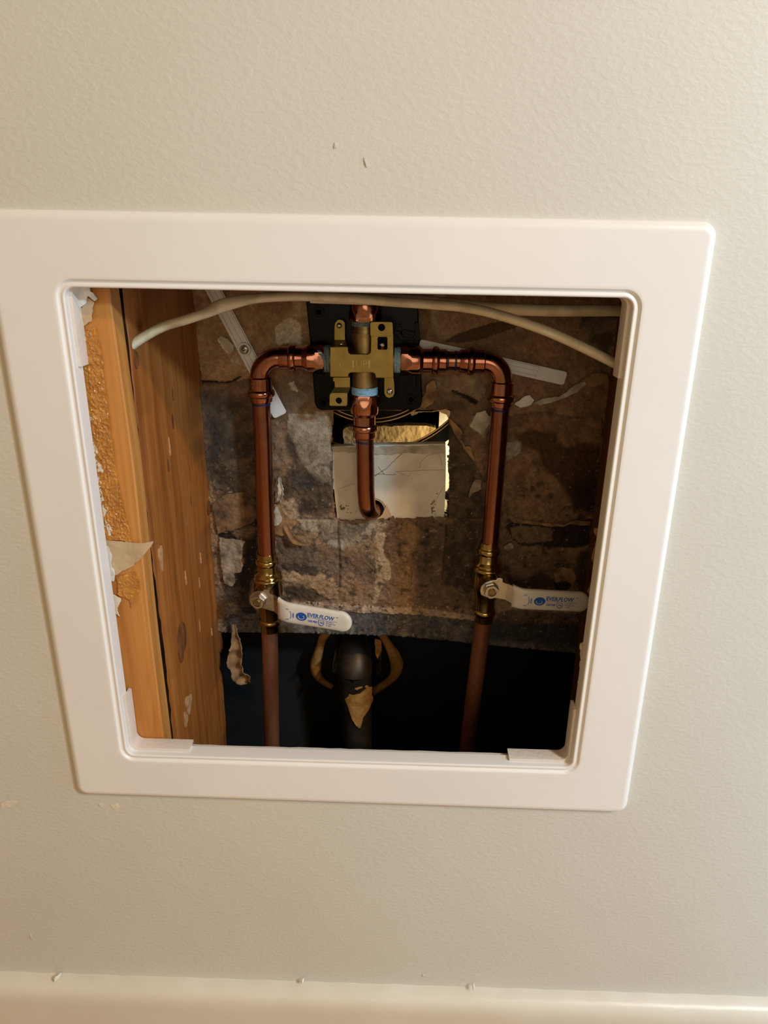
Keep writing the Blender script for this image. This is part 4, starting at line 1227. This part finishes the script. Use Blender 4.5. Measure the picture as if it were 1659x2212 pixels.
br.append(pymesh('s', [(ma2[0][0], DB + 0.3, ma2[0][1]), (ma2[1][0], DB + 0.3, ma2[1][1]), (brr[1][0], 139, brr[1][1]), (brr[0][0], 139, brr[0][1]),
                       (ma2[0][0], DB + 0.3, ma2[0][1] + 1.4), (ma2[1][0], DB + 0.3, ma2[1][1] + 1.4), (brr[1][0], 139, brr[1][1] + 1.4), (brr[0][0], 139, brr[0][1] + 1.4)],
                [(0, 1, 2, 3), (7, 6, 5, 4), (0, 4, 5, 1), (1, 5, 6, 2), (2, 6, 7, 3), (3, 7, 4, 0)]))
bk = link('mounting_bracket', join('mounting_bracket', br), 'bracket', mv, 30)


def screw(c_, d, r, par, mat='steel', ax=(0, -1, 0)):
    o_ = lathe('screw', [(-2.5, r * 0.8), (-0.2, r), (0.4, r), (1.0, r * 0.92), (1.5, r * 0.7), (1.8, r * 0.38), (1.2, r * 0.2), (1.0, 0.05)], (c_[0], d, c_[1]), ax, mat, par, 20, 30)
    return o_


screw([(-16.2,137.7)][0], 140, 2.2, bk)
screw([(24.9,86.1)][0], 138, 2.6, bk)
screw([(18.5,124.0)][0], 134, 2.6, bk)
c_ = [(-13.9,124.6)][0]
lathe('screw', [(-1.5, 2.6), (0.4, 2.6), (1.0, 2.2), (1.3, 1.0), (0.7, 0.2)], (c_[0], 131, c_[1]), (0, 0, 1), 'steel', bk, 20)
# raised lettering on the bracket
up0 = [(-1.9,107.8),(12.8,108.1),(-14.2,108.5),(-3.9,107.7),(8.7,107.9)]
tx = textmesh('t', 'UP', 7.9, 0.98, 0, 0.3, 'LEFT', -0.24)
tx.transform(Matrix.Rotation(math.pi / 2, 4, 'X'))
tx.transform(Matrix.Translation(Vector((up0[0][0] - 0.2, DB - 0.1, up0[0][1] + 0.25)) * U))
one = textmesh('t', '1', 3.6, 0.8, 0, 0.3, 'CENTER')
one.transform(Matrix.Rotation(math.pi / 2, 4, 'X'))
one.transform(Matrix.Translation(Vector((up0[2][0], DB - 0.1, up0[2][1])) * U))
ms = [tx, one]
for (ax_, az_) in (up0[3], up0[4]):
    ms.append(boxmesh('q', ax_ - 0.25, ax_ + 0.25, DB - 0.4, DB + 0.2, az_, az_ + 5.6))
    for s_ in (-1, 1):
        ms.append(tubemesh('q', [(ax_, DB - 0.05, az_ + 6.4), (ax_ + s_ * 0.85, DB - 0.05, az_ + 4.6), (ax_ + s_ * 0.75, DB - 0.05, az_ + 4.1), (ax_, DB - 0.05, az_ + 3.9)], 0.22, 6))
tl_ = link('embossed_lettering', join('embossed_lettering', ms), 'bracket_highlight', bk, 0)
tl_['label'] = 'raised arrows and letters'

# ---------------------------------------------------------------- ball valves
def ball_valve(x, zs, ang, label, flip):
    e = empty('ball_valve', (x, DP, zs), label, 'valve')
    M = Matrix.Translation(Vector((x, DP, zs)) * U) @ Matrix.Rotation(math.radians(ang), 4, 'Z')

    def L(nm, me_, mat, par, sm=35):
        me_.transform(M)
        return link(nm, me_, mat, par, sm)
    # local millimetres, origin at the stem axis
    prof_ = [(35, 7.3), (35, 8.4), (30.5, 8.6)] + bead(26.5, 8.8, 3.2, 1.6, 8)[::-1] + [(22.5, 9.0), (17.5, 8.9), (16.2, 9.6), (14.8, 11.6), (13.6, 12.2), (12.4, 11.4), (11.6, 12.6), (10.4, 13.2), (8.6, 13.2), (7.6, 12.6), (3, 12.8), (-4, 12.8),
                                                                     (-9, 12.0), (-13, 10.8), (-17, 9.6), (-22, 9.0), (-27, 8.8)] + bead(-33.5, 8.8, 3.2, 1.6, 8)[::-1] + [(-38, 8.6), (-43, 8.5), (-43, 7.3)]
    L('valve_body', lathemesh('b', prof_, (0, 0, 0), (0, 0, 1), 48), 'brass', e)
    # cast lugs and stem boss pointing to the front
    L('stem_boss', lathemesh('b', [(8, 8.4), (13.5, 8.2), (15.5, 7.4), (19, 7.2), (19, 3)], (0, 0, 0), (0, -1, 0), 32), 'brass', e)
    L('packing_nut', lathemesh('b', [(23.6, 3), (23.6, 6.2, 5.5), (24.2, 6.5, 5.8), (28.2, 6.5, 5.8), (28.8, 6.0, 5.6), (28.8, 3.9), (27.6, 3.6), (27.6, 0.4)], (0, 0, 0), (0, -1, 0), 48, 0.3), 'steel', e, 30)
    L('stem', lathemesh('b', [(18, 3.0), (28.5, 3.0), (28.9, 2.5), (28.9, 0.3)], (0, 0, 0), (0, -1, 0), 20), 'brass_dull', e)
    # steel lever: hub plate, stop tab, arm with an offset
    hub = [(-8.5, -5), (-9.4, -1), (-8.8, 3), (-5.5, 6.6), (-1, 8.6), (4.0, 9.2), (5.0, 11.0), (9.5, 10.6), (9.8, 7.4), (14, 5.6), (14, -10), (9, -9), (4, -8), (-3, -7.6)]
    hubm = polymesh('h', [hub], -23.6, -21.4, 0.3)
    arm = pymesh('a', [(13.6, -23.6, 5.8), (13.6, -23.6, -9.8), (24, -28.2, -14.4), (24, -28.2, 2.8), (13.6, -21.4, 5.8), (13.6, -21.4, -9.8), (24, -26, -14.4), (24, -26, 2.8)],
                 [(0, 1, 2, 3), (7, 6, 5, 4), (0, 4, 5, 1), (1, 5, 6, 2), (2, 6, 7, 3), (3, 7, 4, 0)])
    tabm = boxmesh('t', 4.6, 9.8, -23.4, -12, 9.4, 11.0, 0.3)
    L('lever_arm', join('lever_arm', [hubm, arm, tabm]), 'steel', e, 30)
    # grip: rounded bar, flared at the root
    gx0, gx1 = 18.5, 85.0
    secs_ = []
    N = 34
    for i in range(N + 1):
        t = i / 20 * 0.86 if i <= 20 else 0.86 + 0.14 * math.sin((i - 20) / 14 * math.pi / 2)
        x_ = gx0 + (gx1 - gx0) * t
        zc_ = -5.6 - 3.6 * t
        hh = 9.8 - 0.5 * t
        rr = gx1 - x_
        if rr < 9.5:
            hh = hh * math.sqrt(max(1 - ((9.5 - rr) / 9.5) ** 2, 0.0)) + 0.3
        off = -28.4 + 3.8 * max(0, 1 - t * 6) ** 2
        up_ = 1.5 * max(0, 1 - t * 9)
        th_ = 1.2 + 1.7 * min(1, hh / 8)
        ring = []
        for k in range(20):
            a = 2 * math.pi * k / 20
            ca, sa = math.cos(a), math.sin(a)
            sq = lambda q, e_: math.copysign(abs(q) ** e_, q)
            ring.append((x_, off - th_ * sq(ca, 0.6), zc_ + hh * sq(sa, 0.62) + up_ * (sa > 0.3)))
        secs_.append(ring)
    vv = [p for s_ in secs_ for p in s_]
    ff = []
    for i in range(N):
        for k in range(20):
            a, b = i * 20 + k, i * 20 + (k + 1) % 20
            ff.append((a, b, b + 20, a + 20))
    ff += [tuple(range(20)), tuple(N * 20 + k for k in range(20))]
    gp = L('lever_grip', pymesh('g', vv, ff), 'grip', e, 60)
    # blue print on the grip, laid in a local (x, z) frame at its front face
    df = -31.45
    ms_ = []

    def put(me_, x_, z_, rot=0.0):
        if rot:
            me_.transform(Matrix.Rotation(rot, 4, 'Z'))
        me_.transform(Matrix.Rotation(math.pi / 2, 4, 'X'))
        me_.transform(Matrix.Translation(Vector((x_, df, z_)) * U))
        ms_.append(me_)
    sl = math.atan2(-3.6, gx1 - gx0)
    zc = lambda x_: -5.6 - 3.6 * (x_ - gx0) / (gx1 - gx0)
    ev, fw = textmesh('t', 'EVER', 5.2, 1, 0.0, 0.06, 'LEFT', 0.10), textmesh('t', 'FLOW', 5.2, 1, 0.24, 0.06, 'LEFT', 0.10)
    wd = lambda q_: (min(v_.co.x for v_ in q_.vertices) / U, max(v_.co.x for v_ in q_.vertices) / U)
    (e0, e1), (f0, f1) = wd(ev), wd(fw)
    k_ = 24.0 / ((e1 - e0) + (f1 - f0) + 0.3)
    ev.transform(Matrix.Scale(k_, 4, (1, 0, 0)))
    fw.transform(Matrix.Scale(k_, 4, (1, 0, 0)))
    xe_ = 46.6 + (e1 - e0 + 0.3) * k_
    put(ev, 46.6 - e0 * k_, zc(46.6) + 0.9, sl)
    put(fw, xe_ - f0 * k_, zc(xe_) + 0.9, sl)
    put(textmesh('t', 'TM', 1.2, 1.2, 0, 0.05), 71.9, zc(71.9) + 3.9, sl)
    put(textmesh('t', 'LEAD FREE', 2.75, 0.62, 0, 0.05, 'LEFT', 0.05), 46.8, zc(46.8) - 4.0, sl)
    for k, (s_, w_) in enumerate((('NSF/ANSI 61', 1), ('NSF/ANSI 372', 1), ('CL 250F', 1))):
        put(textmesh('t', s_, 1.25, 1.12, 0, 0.05), 62.6, zc(62.6) - 1.7 - k * 1.75, sl)
    put(textmesh('t', 'ON', 1.5, 1.0, 0, 0.05), 27.2, zc(27.2) + 4.4, sl)
    put(textmesh('t', 'OFF', 1.5, 1.0, 0, 0.05), 27.0, zc(27.0) - 5.4, sl)
    put(textmesh('t', 'OPEN', 1.9, 1.0, 0, 0.05, 'CENTER', 0.05), 34.4, zc(33.5) - 0.4, math.pi / 2 + sl)
    # rule under the name
    ms_.append(pymesh('r', [(46.4, df, zc(46.4) + 0.15), (73.0, df, zc(73.0) + 0.15), (73.0, df, zc(73.0) - 0.1), (46.4, df, zc(46.4) - 0.1)], [(0, 1, 2, 3)]))
    # arc, oval emblem, certification shield
    ms_.append(tubemesh('c', [(29.4 + 2.5 * math.cos(math.radians(q)), df, zc(30) - 0.4 + 4.4 * math.sin(math.radians(q))) for q in range(-58, 59, 8)], 0.22, 6))
    oz = zc(41) - 0.2
    swirl = [(41.0 + 3.0 * math.cos(math.radians(q)) * (1 - (q - 150) * 0.0011), oz - 0.5 + 2.3 * math.sin(math.radians(q)) * (1 - (q - 150) * 0.0011)) for q in range(150, 420, 15)]
    em = polymesh('e', [[(41.0 + 4.9 * math.cos(a * math.pi / 16), oz + 3.9 * math.sin(a * math.pi / 16)) for a in range(32)]], df - 0.03, df + 0.1)
    ms_.append(em)
    sx_, sz_ = 58.6, zc(58.6) - 3.0
    sh = [(sx_ - 2.7, sz_ + 2.3), (sx_ + 2.7, sz_ + 1.9), (sx_ + 2.7, sz_ - 1.2), (sx_ + 1.5, sz_ - 2.7), (sx_, sz_ - 3.3), (sx_ - 1.5, sz_ - 2.6), (sx_ - 2.7, sz_ - 1.0)]
    shi = [(sx_ + (q[0] - sx_) * 0.82, sz_ + (q[1] - sz_) * 0.82) for q in sh]
    ms_.append(polymesh('s', [sh, shi], df - 0.03, df + 0.1))
    put(textmesh('t', 'NSF', 2.0, 0.9, 0, 0.05, 'CENTER', 0.03), sx_ + 0.1, sz_ - 0.8, -0.25)
    lt = L('blue_lettering', join('p', ms_), 'print', gp, 0)
    lt['label'] = 'blue printed lettering'
    wh = L('emblem_swirl', tubemesh('w', [(q[0], df - 0.05, q[1]) for q in swirl], 0.24, 6), 'grip', gp, 0)
    wh['label'] = 'white swirl in the blue emblem'
    return e


ball_valve(-82.0, -95.0, -10, 'left brass ball valve with white lever on the lit side', 0)
ball_valve(114.4, -79.0, 3, 'right brass ball valve with white lever in the shade', 1)

# ================================================================ CABLES
path = catmull([(-154.6,35.0,127.5),(-142.3,40.0,136.5),(-127.2,46.0,144.9),(-111.6,50.0,149.6),(-97.8,54.0,154.4),(-90.4,56.0,158.0),(-75.9,57.0,161.8),(-61.8,58.0,164.0),(-41.2,58.0,165.3),(-19.2,58.0,165.3),(2.8,57.0,164.5),(27.9,56.0,162.9),(59.0,54.0,161.5),(80.7,52.0,159.6),(102.1,48.0,155.2),(129.3,42.0,147.1),(154.0,36.0,137.2),(180.4,30.0,125.4)], 8)
nn = len(path)
tw = [1.35 - 1.0 * math.exp(-((i / nn - 0.30) / 0.07) ** 2) for i in range(nn)]
wid = [4.6] * nn
c1_ = link('electrical_cable', tubemesh('electrical_cable', path, wid, 20, r2=3.2, twist=tw), 'cable', None, 60)
tag(c1_, 'flat cream electrical cable arching across the top of the opening', 'cable')
c2p = [(-30, 70, 164)] + [(p[0], 72, p[1]) for p in [(43.7,162.6),(75.9,160.0),(101.7,158.3),(140.2,157.6),(192.7,158.5)]] + [(210, 72, 156)]
c2_ = link('electrical_cable', tubemesh('electrical_cable', catmull(c2p, 8), 4.0, 20), 'cable', None, 60)
tag(c2_, 'straight cream cable in the shade at the upper right behind the arch', 'cable')

# ================================================================ WHITE ANCHOR STRAPS
def strap(label, a, b, w, ring_t, d, flat0, flat1):
    """plastic strap from a to b (x, z), with two ribs, a ring and a screw"""
    e = empty('anchor_strap', (a[0], d, a[1]), label, 'plastic strap')
    ax = np.array(b) - np.array(a)
    L_ = np.linalg.norm(ax)
    u = ax / L_
    n_ = np.array([-u[1], u[0]])
    P = lambda t, s: tuple(np.array(a) + u * t + n_ * s)
    r = 2.0
    o_ = [P(0, -w + r), P(r * 0.3, -w + r * 0.3), P(r, -w), P(L_ - r, -w), P(L_ - r * 0.3, -w + r * 0.3), P(L_, -w + r), P(L_, w - r), P(L_ - r * 0.3, w - r * 0.3), P(L_ - r, w), P(r, w), P(r * 0.3, w - r * 0.3), P(0, w - r)]
    poly('strap', [o_], d, d + 1.6, 'anchor', e, 0.3)
    for s in (-w + 1.0, w - 2.6):
        poly('rib', [[P(flat0, s), P(L_ - flat1, s), P(L_ - flat1, s + 1.6), P(flat0, s + 1.6)]], d - 1.6, d + 0.2, 'anchor', e, 0.3)
    poly('rib', [[P(flat0, -w + 3.4), P(L_ - flat1, -w + 3.4), P(L_ - flat1, -w + 7.0), P(flat0, -w + 7.0)]], d - 1.2, d + 0.2, 'anchor', e, 0.3)
    if ring_t:
        q = P(ring_t, 0)
        lathe('ring', [(0, 3.6), (0, 5.6), (3.0, 5.4), (3.4, 5.0), (3.4, 4.2), (2.6, 3.8), (0.5, 3.6), (0, 3.6)], (q[0], d, q[1]), (0, -1, 0), 'anchor', e, 32)
        screw((q[0], q[1]), d - 1.0, 3.6, e)
    return e


sa, sb = [(-123.0,173.2),(-67.6,61.3)]
q = [(-97.7,115.3)][0]
strap('white plastic strap slanting behind the left copper elbow', sa, sb, 6.2, math.hypot(q[0] - sa[0], q[1] - sa[1]), 149.4, 3, 26)
ra_, rb_ = [(47.9,121.6),(169.4,97.2)]
strap('white plastic strap slanting behind the right copper elbow', ra_, rb_, 5.6, None, 149.4, 22, 24)

# ================================================================ WHITE BOARD, TRIM PLATE AND INSULATION IN THE CUT OPENING
wbd = empty('drywall_offcut', (30, 160, -30), 'white drywall offcut plugging the cut opening behind the spout pipe', 'board')
bo = [(-25.2,33.4),(-15.0,34.1),(-2.9,34.9),(21.3,36.2),(45.3,37.2),(73.5,38.3),(74.7,21.0),(75.2,-4.6),(75.2,-31.0),(59.8,-32.2),(34.8,-33.6),(29.8,-33.7),(24.8,-34.1),(9.7,-35.6),(-2.8,-36.4),(-20.2,-37.7),(-21.4,-26.7),(-22.7,-13.5),(-23.3,-5.6),(-25.6,-5.4),(-26.0,8.5)]
hc = [(12.0,-24.1)][0]
poly('board', [bo, circ(hc, 11.0, 28)], 155.5, 164, 'board', wbd, 0.3)
lathe('hole_rim', [(0, 10.9), (9, 10.9), (9, 9.4), (0, 9.4), (0, 10.9)], (hc[0], 156.2, hc[1]), (0, 1, 0), 'paper', wbd, 32)
hpatch('torn_paper', [(23.3,-17.5),(25.2,-21.4),(30.4,-33.6),(19.8,-34.2),(9.8,-35.2),(14.7,-32.3),(20.3,-26.9)], 0.5, lambda X, Z: 154.9 - 0.3 * fbm(X, Z, 4, 3, 3), 'paper', wbd, 0.3, 0.5, 110, 'tan torn corner')
hpatch('torn_paper', [(-24.7,32.8),(-11.3,33.7),(-2.9,34.3),(33.3,35.3),(72.9,37.7),(73.6,28.7),(45.5,29.3),(21.4,27.5),(-2.9,28.2),(-24.7,29.0)], 0.5, lambda X, Z: 154.8 - 0.5 * fbm(X, Z, 4, 5, 3), 'pale_paper', wbd, 0.9, 0.5, 111, 'frayed grey paper edge')
for i, pp in enumerate(["1020,500 1060,470 1110,440 1150,400 1225,330", "1050,425 1075,455 1100,480", "1010,492 1060,478 1150,485 1180,478", "1180,462 1300,455 1420,452 1530,450", "790,580 850,555 890,545", "1440,760 1450,700 1490,620 1530,560", "720,330 780,370 830,320", "1170,460 1260,492 1280,480"]):
    pass
cracks = [[(11.9,6.9),(16.7,10.8),(22.8,14.8),(27.6,20.0),(36.5,29.0)], [(15.4,16.5),(18.5,12.8),(21.6,9.6)], [(10.6,7.9),(16.7,9.8),(27.8,9.1),(31.4,10.1)], [(31.4,12.2),(46.0,13.4),(60.6,14.1),(74.0,14.7)],
          [(-17.7,-4.5),(-9.0,-0.7),(-4.1,0.7)], [(64.5,-25.9),(65.5,-17.9),(70.0,-7.3),(74.6,0.6)], [(52.0,15.5),(53.0,21.8),(60.1,28.3),(68.6,27.8),(71.4,18.4)], [(30.2,12.4),(41.2,8.6),(43.6,10.2)]]
for i, ck in enumerate(cracks):
    tube('crack_line', [(p[0] + random.uniform(-0.3, 0.3), 155.45, p[1] + random.uniform(-0.3, 0.3)) for p in catmull([(q_[0], 0, q_[1]) for q_ in ck], 4) for p in [(p[0], p[2])]], 0.24 if i < 3 else 0.13, 'grey_paper', wbd, 6)
stn = [(62.9,-31.3),(62.0,-23.3),(65.2,-10.0),(68.0,-4.7),(68.9,-9.9),(66.8,-20.5),(67.2,-29.8)]
hpatch('mould_stain', stn, 0.5, lambda X, Z: 155.3 + 0 * X, 'grey_paper', wbd, 1.3, 0.2, 112, 'brown stain', 0.5)
hpatch('mould_stain', [(-19.0,-18.6),(-9.1,-19.7),(-2.8,-24.9),(-4.1,-31.6),(-12.8,-27.8),(-17.8,-23.9)], 0.5, lambda X, Z: 155.3 + 0 * X, 'grey_paper', wbd, 1.6, 0.2, 113, 'speckled grey stain', 0.52)

# escutcheon of the shower side: two dark rings with thin bronze rims
tp = empty('trim_plate', (20, 172, 110), 'dark round trim plate with bronze rims seen through the cut opening', 'trim plate')
cx_, cz_ = [(8.0,120.4)][0]


def ring(nm, r0, r1, d0, d1, mat, cx=cx_, cz=cz_, a0=0, a1=360):
    lathe(nm, [(0, r0), (0, r1), (d1 - d0, r1), (d1 - d0, r0), (0, r0)], (cx, d0, cz), (0, 1, 0), mat, tp, 96, 30)


ring('outer_ring', 96, 110, 181, 184, 'black')
ring('rim', 95.4, 96.3, 179.5, 181.5, 'bronze')
ring('rim', 98.0, 98.6, 179.5, 181.5, 'bronze')
ring('inner_ring', 20, 70, 182, 186, 'black')
ring('rim', 69.6, 70.5, 178.5, 182, 'bronze')
ring('rim', 66.6, 67.3, 178.5, 182, 'bronze')
bt = link('slit_reflector', boxmesh('slit_reflector', 70, 112, 214, 220, -46, 60, 0.4), 'board', None, 30)  # added pale panel that catches the hidden lamp so the slit looks bright
tag(bt, 'pale batten added to catch lamplight in the slit right of the white board', 'reflector')
inn = empty('insulation_strip', (25, 195, 48), 'fuzzy tan insulation strip behind the cut opening', 'insulation')
iv = [(-19.1,37.5),(-15.2,39.6),(6.8,40.7),(32.7,41.5),(58.5,42.6),(67.7,40.6),(69.8,19.3),(-19.3,17.3)]
hpatch('fibre_strip', iv, 0.7, lambda X, Z: 206 - 3.2 * fbm(X * 0.8 + Z * 0.5, Z * 0.6, 5, 121, 4), 'ins', inn, 0.5, 12, 120)

# ================================================================ TUB SIDE SEEN BELOW THE WALLBOARD
tubo = empty('bathtub', (0, 260, -480), 'dark back of a bathtub below the stained wallboard', 'bathtub')
tv, tf = [], []
for i in range(25):
    a = i / 24
    z = -479 + 430 * a
    d = 232 + 10 * math.sin(a * 2.2) + (18 * ((a - 0.9) / 0.1) ** 2 if a > 0.9 else 0) * -1
    for x in (-400, -40, -20, 400):
        tv.append((x, d + (8 if x > -30 else 0), z))
for i in range(24):
    for k in range(3):
        tf.append((i * 4 + k, i * 4 + k + 1, i * 4 + k + 5, i * 4 + k + 4))
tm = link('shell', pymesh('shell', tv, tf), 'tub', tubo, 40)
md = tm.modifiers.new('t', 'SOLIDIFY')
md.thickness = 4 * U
dk = link('light_baffle', boxmesh('light_baffle', -400, 400, 168, 260, -52, -48), 'tub', tubo, 0)  # added slab that keeps the hidden lamp's light out of the void below

ov = empty('waste_pipe', (-6, 190, -480), 'blackened waste overflow pipe with tan putty below the wallboard', 'pipe')
pth = [(-2, 190, -480), (-4.5, 190, -300), (-7, 190, -222)]
for k in range(1, 11):
    a = math.radians(90 * k / 10)
    pth.append((-7.5, 190 + 20 * (1 - math.cos(a)), -222 + 20 * math.sin(a)))
pth.append((-7.5, 231, -202))
rr_ = [15.5, 15.5, 16.5] + [18.0] * 11
link('elbow_pipe', tubemesh('elbow_pipe', catmull(pth, 3), [15.5 + 2.5 * min(1, max(0, (i - 3) / 4)) for i in range(len(catmull(pth, 3)))], 32), 'tubpipe', ov, 60)
for pp in [(-27.2,-207.9),(17.5,-209.0)]:
    tube('mounting_stud', [(pp[0], 178, pp[1]), (pp[0] - 0.5, 228, pp[1] + 6)], 2.1, 'steel', ov, 16)
# putty ring pieces behind the elbow and a flake on the pipe
def blob_arc(cen, r, a0, a1, w, d, seed):
    pts_ = []
    ws = []
    k = 26
    for i in range(k + 1):
        t = i / k
        a = math.radians(a0 + (a1 - a0) * t)
        rj = r * (1 + 0.05 * math.sin(seed + t * 9))
        pts_.append((cen[0] + rj * math.cos(a), d + 1.5 * math.sin(seed + 7 * t), cen[1] + rj * math.sin(a) * 1.05))
        ws.append(w * (0.45 + 0.55 * math.sin(math.pi * min(1, 0.12 + t * 0.8))) * (1 + 0.18 * math.sin(11 * t + seed)))
    return tubemesh('putty_ring', pts_, ws, 12)


cen = [(-8.5,-223.1)][0]
link('putty_ring', blob_arc(cen, 43, 118, 232, 5.6, 222, 1.0), 'putty', ov, 60)
link('putty_ring', blob_arc(cen, 43, 62, -62, 6.2, 222, 2.4), 'putty', ov, 60)
cyl = lambda X, Z: 190 - np.sqrt(np.clip(16.6 ** 2 - (X + 5.2) ** 2, 4, 400)) - 0.4 - 0.8 * fbm(X, Z, 6, 131, 3)
hpatch('putty_flake', [(-20.0,-229.0),(-16.0,-230.0),(-9.0,-232.4),(-1.0,-230.7),(4.9,-225.8),(2.9,-223.5),(-4.0,-226.7),(-8.0,-223.9),(-1.0,-222.5),(6.9,-223.4),(10.9,-230.3),(12.6,-248.0),(8.1,-254.1),(3.1,-260.3),(0.6,-272.5),(-1.4,-274.1),(-5.0,-269.1),(-10.1,-262.0),(-13.1,-250.0),(-16.0,-243.0),(-19.0,-236.0)], 0.6, cyl, 'putty', ov, 0.5, 1.2, 130)
hpatch('putty_flake', [(-14.9,-212.5),(-11.4,-214.7),(-11.5,-226.3),(-14.5,-227.6),(-15.4,-219.5)], 0.6, cyl, 'putty', ov, 0.5, 0.8, 131)
hpatch('putty_flake', [(12.9,-173.2),(20.2,-174.6),(20.3,-187.5),(16.6,-197.8),(14.6,-195.5)], 0.6, lambda X, Z: 186 - 2 * fbm(X, Z, 6, 5, 2), 'putty', ov, 0.5, 1.2, 132)

# curled strip of torn paper hanging at the lower left
hp = [(p[0], d, p[1]) for p, d in zip([(-118.7,-139.4),(-117.2,-148.3),(-116.0,-161.9),(-118.1,-174.3),(-116.0,-185.1),(-111.1,-194.3),(-107.4,-202.1)], (148, 146, 144, 143, 142, 143, 145))]
hs = ribbon('hanging_paper', hp, [1.6, 3.0, 6.0, 7.0, 6.0, 8.0, 2.0], 'old_paper', None, 0.9, 0.6, 8, 0.7)
tag(hs, 'curled torn paper strip hanging beside the lower left copper pipe', 'paper scrap')

# repeats share a group
for o in bpy.data.objects:
    g_ = {'copper_pipe': 'copper water pipes in the wall cavity', 'press_elbow': 'copper press elbows', 'threaded_adapter': 'copper adapters around the mixing valve',
          'ball_valve': 'brass ball valves with white levers', 'anchor_strap': 'white plastic straps behind the pipes', 'electrical_cable': 'cream cables at the top of the cavity',
          'wall_stud': 'wooden studs beside the opening'}.get(o.name.split('.')[0])
    if g_ and o.parent is None:
        o['group'] = g_
